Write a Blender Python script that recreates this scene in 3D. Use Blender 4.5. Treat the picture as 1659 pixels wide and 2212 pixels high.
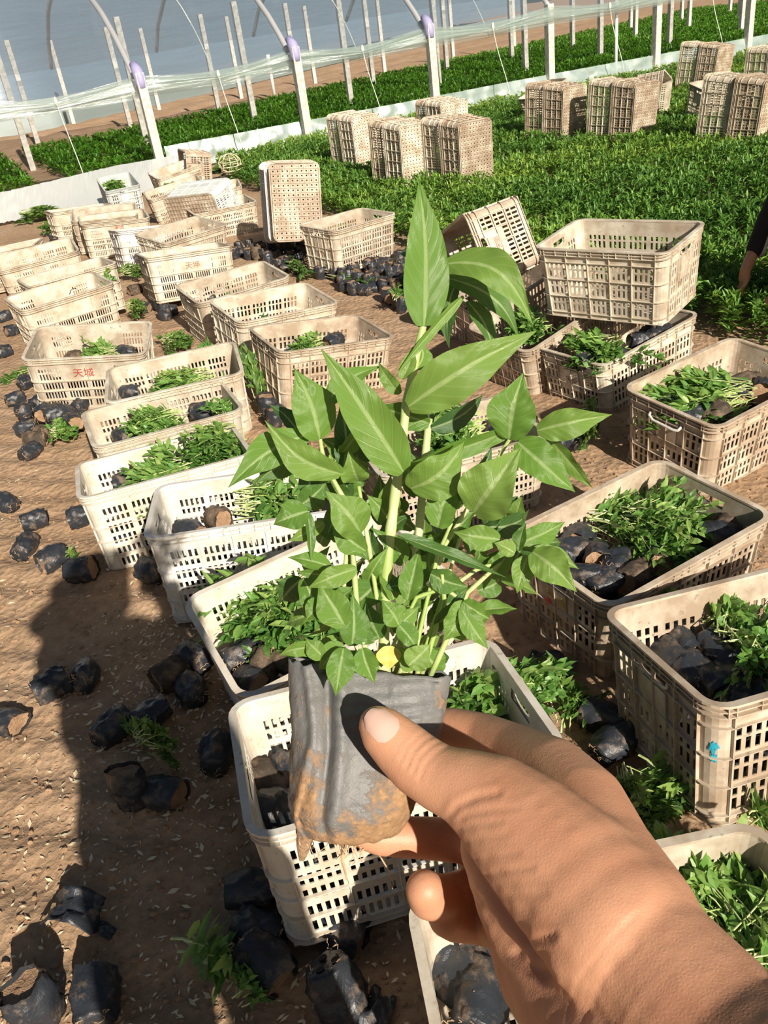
import bpy, bmesh, math, random
import numpy as np
from mathutils import Vector, Matrix, noise
from mathutils.bvhtree import BVHTree
random.seed(7); rng = np.random.default_rng(7)
sc = bpy.context.scene
for o in list(bpy.data.objects): bpy.data.objects.remove(o)
COL = sc.collection

# ---------------------------------------------------------------- camera
F = 1800.0; PITCH = math.radians(30.3); ROLL = math.radians(8.3); CAMH = 1.615
fw = np.array([0, math.cos(PITCH), -math.sin(PITCH)])
_r = np.array([1.0, 0, 0]); _u = np.cross(_r, fw)
cr = math.cos(-ROLL)*_r + math.sin(-ROLL)*_u
cu = -math.sin(-ROLL)*_r + math.cos(-ROLL)*_u
C0 = np.array([0, 0, CAMH])
cam = bpy.data.cameras.new('camera'); cam_o = bpy.data.objects.new('camera', cam); COL.objects.link(cam_o)
cam.sensor_fit = 'VERTICAL'; cam.sensor_height = 32.0; cam.lens = F/2212*32.0
cam.clip_start = 0.02; cam.clip_end = 500
cam.dof.use_dof = False
M = Matrix.Identity(4)
for i in range(3):
    M[i][0] = cr[i]; M[i][1] = cu[i]; M[i][2] = -fw[i]; M[i][3] = C0[i]
cam_o.matrix_world = M
sc.camera = cam_o

def ray(px, py): return fw + cr*(px-829.5)/F - cu*(py-1106)/F
def at(px, py, z=0.0):                      # where the line of sight meets the height z
    d = ray(px, py); return C0 + d*(z-CAMH)/d[2]
def W(px, py, d): return C0 + ray(px, py)*d  # point at depth d

# ---------------------------------------------------------------- world, sun
SUN_DIR = ray(250, 1200); SUN_DIR = SUN_DIR/np.linalg.norm(SUN_DIR)    # direction the light travels
sun = bpy.data.lights.new('sun', 'SUN'); sun.energy = 6.5; sun.angle = math.radians(0.6); sun.color = (1.0, 0.90, 0.76)
sun_o = bpy.data.objects.new('sun', sun); COL.objects.link(sun_o)
sun_o.rotation_euler = Vector(SUN_DIR).to_track_quat('-Z', 'Y').to_euler(); sun_o.location = (3, -6, 8)
world = bpy.data.worlds.new('world'); sc.world = world; world.use_nodes = True
wn = world.node_tree; wn.nodes.clear()
sky = wn.nodes.new('ShaderNodeTexSky'); sky.sky_type = 'NISHITA'; sky.sun_disc = False
sky.sun_elevation = math.radians(28.9); sky.sun_rotation = math.atan2(-SUN_DIR[0], -SUN_DIR[1])
sky.dust_density = 2.0; sky.air_density = 1.3; sky.altitude = 50
bg = wn.nodes.new('ShaderNodeBackground'); bg.inputs[1].default_value = 0.038
wo = wn.nodes.new('ShaderNodeOutputWorld')
wn.links.new(sky.outputs[0], bg.inputs[0]); wn.links.new(bg.outputs[0], wo.inputs[0])
sc.view_settings.view_transform = 'Standard'; sc.view_settings.look = 'None'
sc.view_settings.exposure = 0.0; sc.view_settings.gamma = 1.0; sc.view_settings.use_curve_mapping = False

# ---------------------------------------------------------------- object helpers
def tag(o, label=None, cat=None, group=None, kind=None):
    if label: o['label'] = label
    if cat: o['category'] = cat
    if group: o['group'] = group
    if kind: o['kind'] = kind
    return o
def mesh(name, verts, faces, mat=None, smooth=False, uvs=None, tone=None, mats=None, mi=None):
    me = bpy.data.meshes.new(name)
    verts = np.asarray(verts, dtype=np.float32).reshape(-1, 3)
    if isinstance(faces, np.ndarray):
        nf, k = faces.shape
        me.vertices.add(len(verts)); me.vertices.foreach_set('co', verts.ravel())
        me.loops.add(nf*k); me.loops.foreach_set('vertex_index', faces.astype(np.int32).ravel())
        me.polygons.add(nf); me.polygons.foreach_set('loop_start', np.arange(0, nf*k, k, dtype=np.int32))
        me.update(calc_edges=True)
    else:
        me.from_pydata([tuple(map(float, v)) for v in verts], [], faces)
    if smooth: me.shade_smooth()
    if mats:
        for m in mats: me.materials.append(m)
    elif mat: me.materials.append(mat)
    if mi is not None: me.polygons.foreach_set('material_index', np.asarray(mi, np.int32))
    if uvs is not None:
        uv = me.uv_layers.new(name='uv')
        li = np.empty(len(me.loops), np.int32); me.loops.foreach_get('vertex_index', li)
        uv.data.foreach_set('uv', np.asarray(uvs, np.float32)[li].ravel())
    if tone is not None:
        a = me.attributes.new('tone', 'FLOAT', 'POINT'); a.data.foreach_set('value', np.asarray(tone, np.float32))
    return me
def link(name, me, parent=None):
    o = bpy.data.objects.new(name, me); COL.objects.link(o)
    if parent: o.parent = parent
    return o
def empty(name, loc=(0, 0, 0)):
    o = bpy.data.objects.new(name, None); COL.objects.link(o); o.location = loc; o.empty_display_size = .05
    return o
def copy_tree(o):
    c = o.copy(); COL.objects.link(c)
    for ch in list(o.children):
        d = ch.copy(); COL.objects.link(d); d.parent = c
        for g in list(ch.children):
            e = g.copy(); COL.objects.link(e); e.parent = d
    return c
class MB:
    def __init__(s): s.v = []; s.f = []
    def add(s, v, f):
        n = len(s.v); s.v += [tuple(map(float, p)) for p in v]; s.f += [tuple(i+n for i in q) for q in f]
    def box(s, c, h, R=None):
        c = np.array(c, float)
        vs = []
        for x in (-1, 1):
            for y in (-1, 1):
                for z in (-1, 1):
                    p = np.array([x*h[0], y*h[1], z*h[2]])
                    if R is not None: p = R @ p
                    vs.append(c+p)
        s.add(vs, [(0, 1, 3, 2), (4, 6, 7, 5), (0, 4, 5, 1), (2, 3, 7, 6), (0, 2, 6, 4), (1, 5, 7, 3)])
    def tube(s, pts, rad, n=8, cap=True):
        pts = [np.array(p, float) for p in pts]
        if not hasattr(rad, '__len__'): rad = [rad]*len(pts)
        rings = []; prev = None
        for i, p in enumerate(pts):
            t = (pts[min(i+1, len(pts)-1)]-pts[max(i-1, 0)]); t /= (np.linalg.norm(t)+1e-12)
            if prev is None:
                a = np.array([0, 0, 1.0]) if abs(t[2]) < .9 else np.array([1.0, 0, 0])
                e = np.cross(t, a)
            else: e = prev-t*(prev@t)
            e /= (np.linalg.norm(e)+1e-12); prev = e; g = np.cross(t, e)
            rings.append([p+rad[i]*(math.cos(2*math.pi*k/n)*e+math.sin(2*math.pi*k/n)*g) for k in range(n)])
        vs = [q for r in rings for q in r]; fs = []
        for i in range(len(pts)-1):
            for k in range(n):
                fs.append((i*n+k, i*n+(k+1) % n, (i+1)*n+(k+1) % n, (i+1)*n+k))
        if cap:
            fs.append(tuple(range(n))[::-1]); fs.append(tuple((len(pts)-1)*n+k for k in range(n)))
        s.add(vs, fs)
    def build(s, name, mat, parent=None, smooth=False):
        return link(name, mesh(name, s.v, s.f, mat, smooth), parent)

# ---------------------------------------------------------------- materials
def mat(name, base=(.5, .5, .5), rough=.6, **kw):
    m = bpy.data.materials.new(name); m.use_nodes = True
    nt = m.node_tree; p = nt.nodes['Principled BSDF']
    p.inputs['Base Color'].default_value = (*base, 1); p.inputs['Roughness'].default_value = rough
    for k, v in kw.items(): p.inputs[k].default_value = v
    return m, nt, p
def N(nt, t, **kw):
    n = nt.nodes.new(t)
    for k, v in kw.items():
        if k.startswith('i_'): n.inputs[k[2:].replace('_', ' ')].default_value = v
        else: setattr(n, k, v)
    return n
def ramp(nt, src, stops):
    r = nt.nodes.new('ShaderNodeValToRGB'); e = r.color_ramp.elements
    while len(e) < len(stops): e.new(.5)
    for i, (p, c) in enumerate(stops):
        e[i].position = p; e[i].color = (*c, 1) if len(c) == 3 else c
    nt.links.new(src, r.inputs[0]); return r
def mixc(nt, fac, a, b, mode='MIX'):
    n = nt.nodes.new('ShaderNodeMix'); n.data_type = 'RGBA'; n.blend_type = mode
    for s, v in ((0, fac), (6, a), (7, b)):
        if hasattr(v, 'is_linked') or hasattr(v, 'links'): nt.links.new(v, n.inputs[s])
        elif isinstance(v, (int, float)): n.inputs[s].default_value = v
        else: n.inputs[s].default_value = (*v, 1)
    return n.outputs[2]
def bump(nt, p, h, strength=.3, dist=.01):
    b = nt.nodes.new('ShaderNodeBump'); b.inputs['Strength'].default_value = strength; b.inputs['Distance'].default_value = dist
    nt.links.new(h, b.inputs['Height']); nt.links.new(b.outputs[0], p.inputs['Normal'])

def plastic(name, base, dirt, amount, spec=.35):
    m, nt, p = mat(name, base, .5)
    tc = N(nt, 'ShaderNodeTexCoord'); oi = N(nt, 'ShaderNodeObjectInfo')
    add = N(nt, 'ShaderNodeVectorMath', operation='ADD')
    sc_ = N(nt, 'ShaderNodeMath', operation='MULTIPLY'); sc_.inputs[1].default_value = 37.0
    nt.links.new(oi.outputs['Random'], sc_.inputs[0]); nt.links.new(tc.outputs['Object'], add.inputs[0]); nt.links.new(sc_.outputs[0], add.inputs[1])
    n1 = N(nt, 'ShaderNodeTexNoise'); n1.inputs['Scale'].default_value = 9; n1.inputs['Detail'].default_value = 8; n1.inputs['Roughness'].default_value = .62
    n2 = N(nt, 'ShaderNodeTexNoise'); n2.inputs['Scale'].default_value = 45; n2.inputs['Detail'].default_value = 6; n2.inputs['Roughness'].default_value = .7
    nt.links.new(add.outputs[0], n1.inputs['Vector']); nt.links.new(add.outputs[0], n2.inputs['Vector'])
    r1 = ramp(nt, n1.outputs[0], [(.42-.08*amount, (0, 0, 0)), (.72-.1*amount, (1, 1, 1))])
    r2 = ramp(nt, n2.outputs[0], [(.60, (0, 0, 0)), (.72, (1, 1, 1))])
    c = mixc(nt, r1.outputs[0], base, dirt)
    c = mixc(nt, r2.outputs[0], c, tuple(x*.55 for x in dirt))
    hs = N(nt, 'ShaderNodeHueSaturation'); nt.links.new(c, hs.inputs['Color'])
    mr = N(nt, 'ShaderNodeMapRange'); mr.inputs[3].default_value = .86; mr.inputs[4].default_value = 1.06
    nt.links.new(oi.outputs['Random'], mr.inputs[0]); nt.links.new(mr.outputs[0], hs.inputs['Value'])
    nt.links.new(hs.outputs[0], p.inputs['Base Color'])
    p.inputs['Roughness'].default_value = .48
    bump(nt, p, n2.outputs[0], .12, .002)
    return m
M_CREAM = plastic('cream_plastic', (.80, .75, .63), (.48, .39, .29), 1.0)
M_TAN = plastic('tan_dirty_plastic', (.73, .65, .53), (.42, .325, .235), 1.4)
M_OFFW = plastic('off_white_plastic', (.82, .78, .69), (.60, .50, .38), .5)
M_WHITE = plastic('white_plastic', (.80, .79, .76), (.58, .52, .43), .3)
M_BLUISH = plastic('bluish_white_plastic', (.66, .72, .74), (.60, .60, .55), .2)

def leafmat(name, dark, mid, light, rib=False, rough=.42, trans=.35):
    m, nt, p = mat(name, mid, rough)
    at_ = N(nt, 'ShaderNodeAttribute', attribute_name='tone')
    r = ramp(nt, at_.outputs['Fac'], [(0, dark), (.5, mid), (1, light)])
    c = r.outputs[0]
    if rib:
        uv = N(nt, 'ShaderNodeUVMap', uv_map='uv'); sp = N(nt, 'ShaderNodeSeparateXYZ'); nt.links.new(uv.outputs[0], sp.inputs[0])
        sub = N(nt, 'ShaderNodeMath', operation='SUBTRACT'); sub.inputs[1].default_value = .5; nt.links.new(sp.outputs[1], sub.inputs[0])
        ab = N(nt, 'ShaderNodeMath', operation='ABSOLUTE'); nt.links.new(sub.outputs[0], ab.inputs[0])
        rr = ramp(nt, ab.outputs[0], [(0.0, (1, 1, 1)), (.03, (1, 1, 1)), (.06, (0, 0, 0))])
        # side veins run forward from the midrib
        ml = N(nt, 'ShaderNodeMath', operation='MULTIPLY'); ml.inputs[1].default_value = -.55; nt.links.new(ab.outputs[0], ml.inputs[0])
        ad = N(nt, 'ShaderNodeMath', operation='ADD'); nt.links.new(ml.outputs[0], ad.inputs[0]); nt.links.new(sp.outputs[0], ad.inputs[1])
        fr = N(nt, 'ShaderNodeMath', operation='MULTIPLY'); fr.inputs[1].default_value = 52; nt.links.new(ad.outputs[0], fr.inputs[0])
        sn = N(nt, 'ShaderNodeMath', operation='SINE'); nt.links.new(fr.outputs[0], sn.inputs[0])
        rv = ramp(nt, sn.outputs[0], [(.86, (0, 0, 0)), (1.0, (1, 1, 1))])
        lighter = mixc(nt, .38, c, (.58, .70, .36))
        vein = mixc(nt, .09, c, (.55, .70, .32))
        c = mixc(nt, rv.outputs[0], c, vein)
        c = mixc(nt, rr.outputs[0], c, lighter)
        g = N(nt, 'ShaderNodeNewGeometry')
        under = mixc(nt, .10, c, (.50, .60, .36))
        c = mixc(nt, g.outputs['Backfacing'], c, under)
        inv = N(nt, 'ShaderNodeMath', operation='SUBTRACT'); inv.inputs[0].default_value = 1; nt.links.new(rv.outputs[0], inv.inputs[1])
        nz = N(nt, 'ShaderNodeTexNoise'); nz.inputs['Scale'].default_value = 260; nz.inputs['Detail'].default_value = 3
        m2 = N(nt, 'ShaderNodeMath', operation='ADD'); nt.links.new(inv.outputs[0], m2.inputs[0]); nt.links.new(nz.outputs[0], m2.inputs[1])
        bump(nt, p, m2.outputs[0], .3, .0014)
    nt.links.new(c, p.inputs['Base Color'])
    tr = N(nt, 'ShaderNodeBsdfTranslucent'); br = N(nt, 'ShaderNodeBrightContrast'); 
    hsv = N(nt, 'ShaderNodeHueSaturation'); hsv.inputs['Value'].default_value = 1.3; hsv.inputs['Hue'].default_value = .485
    nt.links.new(c, hsv.inputs['Color']); nt.links.new(hsv.outputs[0], tr.inputs[0])
    mx = N(nt, 'ShaderNodeMixShader'); mx.inputs[0].default_value = trans
    nt.links.new(p.outputs[0], mx.inputs[1]); nt.links.new(tr.outputs[0], mx.inputs[2])
    nt.links.new(mx.outputs[0], nt.nodes['Material Output'].inputs[0])
    return m
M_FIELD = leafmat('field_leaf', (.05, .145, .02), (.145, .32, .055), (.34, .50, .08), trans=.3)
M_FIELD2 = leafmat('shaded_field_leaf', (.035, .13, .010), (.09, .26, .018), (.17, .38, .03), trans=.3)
M_BUNCH = leafmat('bunch_leaf', (.07, .19, .035), (.16, .34, .07), (.34, .48, .13), trans=.3)
M_WEED = leafmat('weed_leaf', (.06, .14, .03), (.13, .26, .05), (.28, .38, .09), trans=.3)
M_BIGLEAF = leafmat('held_leaf', (.032, .10, .035), (.14, .28, .045), (.30, .43, .11), rib=True, rough=.27, trans=.26)
m_, nt_, p_ = mat('pale_stem', (.50, .60, .26), .4); M_STEM = m_
tc = N(nt_, 'ShaderNodeTexCoord'); nz = N(nt_, 'ShaderNodeTexNoise'); nz.inputs['Scale'].default_value = 30; nt_.links.new(tc.outputs['Object'], nz.inputs['Vector'])
rr = ramp(nt_, nz.outputs[0], [(.35, (.36, .50, .14)), (.6, (.60, .66, .34))]); nt_.links.new(rr.outputs[0], p_.inputs['Base Color'])
m_, nt_, p_ = mat('yellow_leaf', (.62, .52, .13), .5); M_YEL = m_

# black seedling bag film with soil dust
def bagmat(name, dust, blk=(.030, .035, .044), dustc=(.27, .19, .13), rough=.34, sc1=30):
    m, nt, p = mat(name, blk, rough)
    tc = N(nt, 'ShaderNodeTexCoord'); oi = N(nt, 'ShaderNodeObjectInfo')
    add = N(nt, 'ShaderNodeVectorMath', operation='ADD'); nt.links.new(tc.outputs['Object'], add.inputs[0]); nt.links.new(oi.outputs['Random'], add.inputs[1])
    n1 = N(nt, 'ShaderNodeTexNoise'); n1.inputs['Scale'].default_value = sc1; n1.inputs['Detail'].default_value = 8; n1.inputs['Roughness'].default_value = .68
    nt.links.new(add.outputs[0], n1.inputs['Vector'])
    r = ramp(nt, n1.outputs[0], [(.62-dust*.2, (0, 0, 0)), (.78-dust*.12, (1, 1, 1))])
    n2 = N(nt, 'ShaderNodeTexNoise'); n2.inputs['Scale'].default_value = sc1*7; n2.inputs['Detail'].default_value = 4; nt.links.new(add.outputs[0], n2.inputs['Vector'])
    d = mixc(nt, n2.outputs[0], tuple(x*.45 for x in dustc), tuple(min(1, x*1.35) for x in dustc))
    c = mixc(nt, r.outputs[0], blk, d); nt.links.new(c, p.inputs['Base Color'])
    rg = ramp(nt, r.outputs[0], [(0, (rough,)*3), (1, (.95,)*3)]); nt.links.new(rg.outputs[0], p.inputs['Roughness'])
    ad = N(nt, 'ShaderNodeMath', operation='ADD'); nt.links.new(n1.outputs[0], ad.inputs[0]); nt.links.new(n2.outputs[0], ad.inputs[1])
    bump(nt, p, ad.outputs[0], .45, .003)
    return m
M_BAG = bagmat('black_bag_film', .45)
M_ROOTBALL = bagmat('root_ball', .9, blk=(.06, .045, .032), dustc=(.26, .18, .12), rough=.8)

def soilmat(name, a, b, c, scale, dist, strength=.9):
    m, nt, p = mat(name, a, .95)
    tc = N(nt, 'ShaderNodeTexCoord')
    n1 = N(nt, 'ShaderNodeTexNoise'); n1.inputs['Scale'].default_value = scale; n1.inputs['Detail'].default_value = 10; n1.inputs['Roughness'].default_value = .6
    n2 = N(nt, 'ShaderNodeTexNoise'); n2.inputs['Scale'].default_value = scale*14; n2.inputs['Detail'].default_value = 10; n2.inputs['Roughness'].default_value = .65
    v = N(nt, 'ShaderNodeTexVoronoi'); v.inputs['Scale'].default_value = scale*22
    for n in (n1, n2, v): nt.links.new(tc.outputs['Object'], n.inputs['Vector'])
    r = ramp(nt, n1.outputs[0], [(.3, a), (.5, b), (.7, c)])
    r2 = ramp(nt, n2.outputs[0], [(.3, (.72,)*3), (.7, (1.12,)*3)])
    nt.links.new(mixc(nt, 1.0, r.outputs[0], r2.outputs[0], 'MULTIPLY'), p.inputs['Base Color'])
    s = N(nt, 'ShaderNodeMath', operation='MULTIPLY_ADD'); s.inputs[1].default_value = .5
    nt.links.new(v.outputs[0], s.inputs[0]); nt.links.new(n2.outputs[0], s.inputs[2])
    bump(nt, p, s.outputs[0], strength, dist)
    return m
M_SOIL = soilmat('red_brown_soil', (.42, .265, .155), (.50, .33, .20), (.58, .40, .26), 1.6, .018)
M_CLOD = soilmat('soil_clod', (.40, .24, .14), (.50, .32, .19), (.58, .39, .25), 20, .004)
m_, nt_, M_ = mat('concrete', (.62, .62, .58), .9); M_CONC = m_
nz = N(nt_, 'ShaderNodeTexNoise'); nz.inputs['Scale'].default_value = 14; nz.inputs['Detail'].default_value = 8
tc = N(nt_, 'ShaderNodeTexCoord'); nt_.links.new(tc.outputs['Object'], nz.inputs['Vector'])
rr = ramp(nt_, nz.outputs[0], [(.35, (.46, .45, .41)), (.6, (.66, .65, .61))]); nt_.links.new(rr.outputs[0], M_.inputs['Base Color']); bump(nt_, M_, nz.outputs[0], .3, .01)
M_PIPE = mat('galvanised_pipe', (.55, .56, .58), .45, Metallic=.3)[0]
M_PVC = mat('white_pipe', (.85, .86, .84), .35)[0]
M_LAV = mat('lavender_wrap', (.38, .36, .60), .45)[0]
M_STRING = mat('pale_string', (.72, .76, .66), .6)[0]
def filmmat(name, col, lo, hi, scale, rough=.18, trl=.5):
    m = bpy.data.materials.new(name); m.use_nodes = True; nt = m.node_tree; nt.nodes.remove(nt.nodes['Principled BSDF'])
    tc = N(nt, 'ShaderNodeTexCoord'); mp = N(nt, 'ShaderNodeMapping'); mp.inputs['Scale'].default_value = scale
    nt.links.new(tc.outputs['UV'], mp.inputs[0])
    n = N(nt, 'ShaderNodeTexNoise'); n.inputs['Scale'].default_value = 1; n.inputs['Detail'].default_value = 5; nt.links.new(mp.outputs[0], n.inputs['Vector'])
    mr = N(nt, 'ShaderNodeMapRange'); mr.inputs[1].default_value = .35; mr.inputs[2].default_value = .7; mr.inputs[3].default_value = lo; mr.inputs[4].default_value = hi
    nt.links.new(n.outputs[0], mr.inputs[0])
    t = N(nt, 'ShaderNodeBsdfTransparent'); d = N(nt, 'ShaderNodeBsdfDiffuse'); d.inputs[0].default_value = (*col, 1)
    l = N(nt, 'ShaderNodeBsdfTranslucent'); l.inputs[0].default_value = (*col, 1)
    g = N(nt, 'ShaderNodeBsdfGlossy'); g.inputs['Roughness'].default_value = rough
    b = N(nt, 'ShaderNodeBump'); b.inputs['Strength'].default_value = .35; b.inputs['Distance'].default_value = .02; nt.links.new(n.outputs[0], b.inputs['Height'])
    for q in (d, l, g): nt.links.new(b.outputs[0], q.inputs['Normal'])
    m1 = N(nt, 'ShaderNodeMixShader'); m1.inputs[0].default_value = trl; nt.links.new(d.outputs[0], m1.inputs[1]); nt.links.new(l.outputs[0], m1.inputs[2])
    m2 = N(nt, 'ShaderNodeMixShader'); m2.inputs[0].default_value = .35; nt.links.new(m1.outputs[0], m2.inputs[1]); nt.links.new(g.outputs[0], m2.inputs[2])
    m3 = N(nt, 'ShaderNodeMixShader'); nt.links.new(mr.outputs[0], m3.inputs[0]); nt.links.new(t.outputs[0], m3.inputs[1]); nt.links.new(m2.outputs[0], m3.inputs[2])
    nt.links.new(m3.outputs[0], nt.nodes['Material Output'].inputs[0]); return m
M_FILM = filmmat('greenhouse_film', (.42, .56, .72), .26, .42, (3, 60, 1), rough=.12)
M_HEM = filmmat('gathered_film', (.72, .86, .82), .22, .66, (6, 26, 1))
M_SKIRT = filmmat('skirt_film', (.50, .64, .63), .70, .9, (3, 2, 1), rough=.4, trl=.15)
M_GLAREFILM = filmmat('glare_white_film', (.88, .92, .90), .93, 1.0, (10, 3, 1), rough=.3, trl=.08)  # same skirt film, with the sun's glare put into a whiter colour
M_FARFILM = filmmat('far_film', (.30, .43, .58), .8, .95, (2, 30, 1), rough=.3, trl=.2)
M_RED = mat('red_paint', (.42, .07, .04), .7)[0]; M_BROWNP = mat('faded_brown_paint', (.30, .17, .12), .7)[0]
M_YELP = mat('yellow_paint', (.55, .38, .05), .7)[0]; M_TURQ = mat('turquoise_paint', (.03, .42, .58), .5)[0]
M_HUSK = mat('dry_husk', (.80, .70, .48), .7)[0]
M_ROOT = mat('pale_root', (.60, .42, .25), .8)[0]
# ---------------------------------------------------------------- ground
def nz3(x, y, z=0): return noise.noise(Vector((x, y, z)))
def gh(x, y):
    d = math.hypot(x, y)
    furrow = .007*math.sin((x*.30+y*.95)*38+1.5*nz3(x*1.3, y*1.3)) * (1 if x < 0.5 else .4)
    return .014*nz3(x*1.7, y*1.7)+furrow*max(0, min(1, 1.4-abs(d-2.2)*.25))+.006*nz3(x*9, y*9, 3)+.004*nz3(x*24, y*24, 5)-.012
def ground():
    # rows get coarser with distance
    ys = []; y = -1.6; 
    while y < 10: ys.append(y); y += max(.016, .0055*max(y, 0)+.008)
    xs = np.linspace(-1, 1, 300)
    V = []; 
    for y in ys:
        hw = max(1.3, 1.0+.62*max(y, 0))
        for s in xs:
            x = s*hw+.12*y*0; V.append((x, y, gh(x, y)))
    nx = len(xs); fc = []
    idx = np.arange(len(ys)*nx).reshape(len(ys), nx)
    Q = np.stack([idx[:-1, :-1], idx[:-1, 1:], idx[1:, 1:], idx[1:, :-1]], -1).reshape(-1, 4)
    o = link('ground', mesh('ground', V, Q, M_SOIL, True)); tag(o, kind='structure')
    b = MB(); 
    R = 400
    b.add([(-R, -R, -.035), (R, -R, -.035), (R, R, -.035), (-R, R, -.035)], [(0, 1, 2, 3)])
    o = b.build('ground_far', M_SOIL); tag(o, kind='structure')
ground()

def rowy(x): return 14.3+.42*(x+2.8)
RD = np.array([1, .42, 0])/math.hypot(1, .42); ND = np.array([-.42, 1, 0])/math.hypot(1, .42)
R0 = np.array([-2.8, 14.3, 0])
def RP(s, n=0, z=0): return R0+RD*s+ND*n+np.array([0, 0, z])

# leafy carpet made of many small folded leaves
def plants(name, pts, hts, nleaf, ll, lw, material, tonebase, parent=None):
    n = len(pts); K = nleaf
    P = np.repeat(np.asarray(pts), K, 0); H = np.repeat(np.asarray(hts), K)
    T = np.repeat(np.asarray(tonebase), K)
    m = n*K
    ang = rng.uniform(0, 2*np.pi, m); lev = rng.beta(2.0, 1.0, m)
    el = rng.uniform(-.1, 1.0, m)+.45*(lev > .8)
    L = ll*rng.uniform(.6, 1.25, m); Wd = lw*rng.uniform(.7, 1.3, m)
    base = P+np.stack([rng.normal(0, .008, m), rng.normal(0, .008, m), H*lev], 1)
    d = np.stack([np.cos(ang)*np.cos(el), np.sin(ang)*np.cos(el), np.sin(el)], 1)
    s = np.stack([-np.sin(ang), np.cos(ang), rng.normal(0, .35, m)], 1)
    mid = base+d*(L*.45)[:, None]; up = np.array([0, 0, 1.0])*(L*.10)[:, None]
    tip = base+d*L[:, None]-np.array([0, 0, 1.0])*(L*rng.uniform(0, .35, m))[:, None]
    v = np.stack([base, mid+s*Wd[:, None]*.5+up, tip, mid-s*Wd[:, None]*.5+up], 1).reshape(-1, 3)
    i = np.arange(m)*4
    f = np.concatenate([np.stack([i, i+2, i+1], 1), np.stack([i, i+3, i+2], 1)])
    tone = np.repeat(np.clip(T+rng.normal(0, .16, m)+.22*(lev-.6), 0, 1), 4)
    return link(name, mesh(name, v, f, material, False, tone=tone), parent)
def inpoly(x, y, poly):
    c = np.zeros(len(x), bool); j = len(poly)-1
    for i in range(len(poly)):
        xi, yi = poly[i]; xj, yj = poly[j]
        t = ((yi > y) != (yj > y)) & (x < (xj-xi)*(y-yi)/(yj-yi+1e-12)+xi); c ^= t; j = i
    return c
def scatter(poly, dens):
    p = np.array(poly); lo = p.min(0); hi = p.max(0); n = int((hi-lo).prod()*dens)
    x = rng.uniform(lo[0], hi[0], n); y = rng.uniform(lo[1], hi[1], n); k = inpoly(x, y, poly); return x[k], y[k]
poly1 = [(-1.75, 13.9), (-1.45, 12.2), (-.55, 10.0), (-.05, 8.7), (.35, 7.3), (.95, 5.9), (1.62, 5.1), (1.74, 4.4), (1.92, 3.85), (2.5, 3.3), (3.4, 3.7), (4.6, 7.2), (8.2, 13.0), (12, 19.5), (12, 20.4), (6.7, 18.1), (2.3, 16.2), (-.6, 14.9)]
x, y = scatter(poly1, 210); k = rng.uniform(0, 1, len(x)) < np.clip(1.25-.045*y, .45, 1); x, y = x[k], y[k]
tn = np.array([nz3(a*.5, b*.5, 9)*.35+nz3(a*2, b*2, 4)*.3+.42 for a, b in zip(x, y)])
edge = np.clip((-1.0*(x-0.0)*.42+(y-14.2))/2.2+.35, 0, 1)      # young pale growth along the film skirt
tn = tn+.75*edge*edge
ht = np.array([.17+.05*nz3(a*1.5, b*1.5, 2)+.02*nz3(a*7, b*7, 8) for a, b in zip(x, y)])
pts = np.stack([x, y, np.zeros_like(x)], 1)
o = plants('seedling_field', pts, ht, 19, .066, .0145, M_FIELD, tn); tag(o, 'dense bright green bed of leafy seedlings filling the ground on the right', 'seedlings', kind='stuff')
def bed(n0, n1, s0, s1, dens, label, ll=.085, lw=.026, h=.2, K=12):
    s = rng.uniform(s0, s1, int((s1-s0)*(n1-n0)*dens)); n = rng.uniform(n0, n1, len(s))
    p = R0+RD*s[:, None]+ND*n[:, None]
    tn = np.array([.35+.35*nz3(a*.8, b*.8, 6) for a, b in zip(s, n)])
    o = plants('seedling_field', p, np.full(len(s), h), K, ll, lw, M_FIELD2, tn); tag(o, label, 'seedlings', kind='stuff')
def n1(s): return 7.2+.46*max(0, s)
def bed2(f0, f1, s0, s1, dens, label, ll=.10, lw=.030, h=.2, K=12):
    s = rng.uniform(s0, s1, int((s1-s0)*18*dens)); n = rng.uniform(.35, 22, len(s)); keep = (n > f0(s)) & (n < f1(s)) & (rng.uniform(0, 1, len(s)) < np.clip(1.2-.035*n, .4, 1)); s, n = s[keep], n[keep]
    p = R0+RD*s[:, None]+ND*n[:, None]
    tn = np.array([.38+.4*nz3(a*.7, b*.7, 6) for a, b in zip(s, n)])
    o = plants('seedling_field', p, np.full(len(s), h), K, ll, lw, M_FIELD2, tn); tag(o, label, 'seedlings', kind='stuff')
v1 = lambda s: 7.2+.46*np.maximum(0, s)
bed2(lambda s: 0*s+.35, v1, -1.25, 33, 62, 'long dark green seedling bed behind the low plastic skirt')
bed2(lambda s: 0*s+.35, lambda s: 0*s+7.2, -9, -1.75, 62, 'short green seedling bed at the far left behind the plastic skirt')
# bare ridged soil strip further back
def ridges():
    ss = np.linspace(-12, 34, 260); nn = np.linspace(4.3, 7.2, 50); V = []
    for n in nn:
        for s in ss:
            nn_ = n1(s)-.1+(n-4.3)*(2.4+.12*max(0, s))
            q = RP(s, nn_); V.append((q[0], q[1], .03+(.10*abs(math.sin(n*3.4))+.05*nz3(s*2, n*2))*min(1, (n-4.3)*2)-.08*max(0, 1-(n-4.3)*4)))
    idx = np.arange(len(nn)*len(ss)).reshape(len(nn), len(ss))
    Q = np.stack([idx[:-1, :-1], idx[:-1, 1:], idx[1:, 1:], idx[1:, :-1]], -1).reshape(-1, 4)
    tag(link('ground_ridges', mesh('ground_ridges', V, Q, M_SOIL, True)), kind='structure')
ridges()

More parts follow.
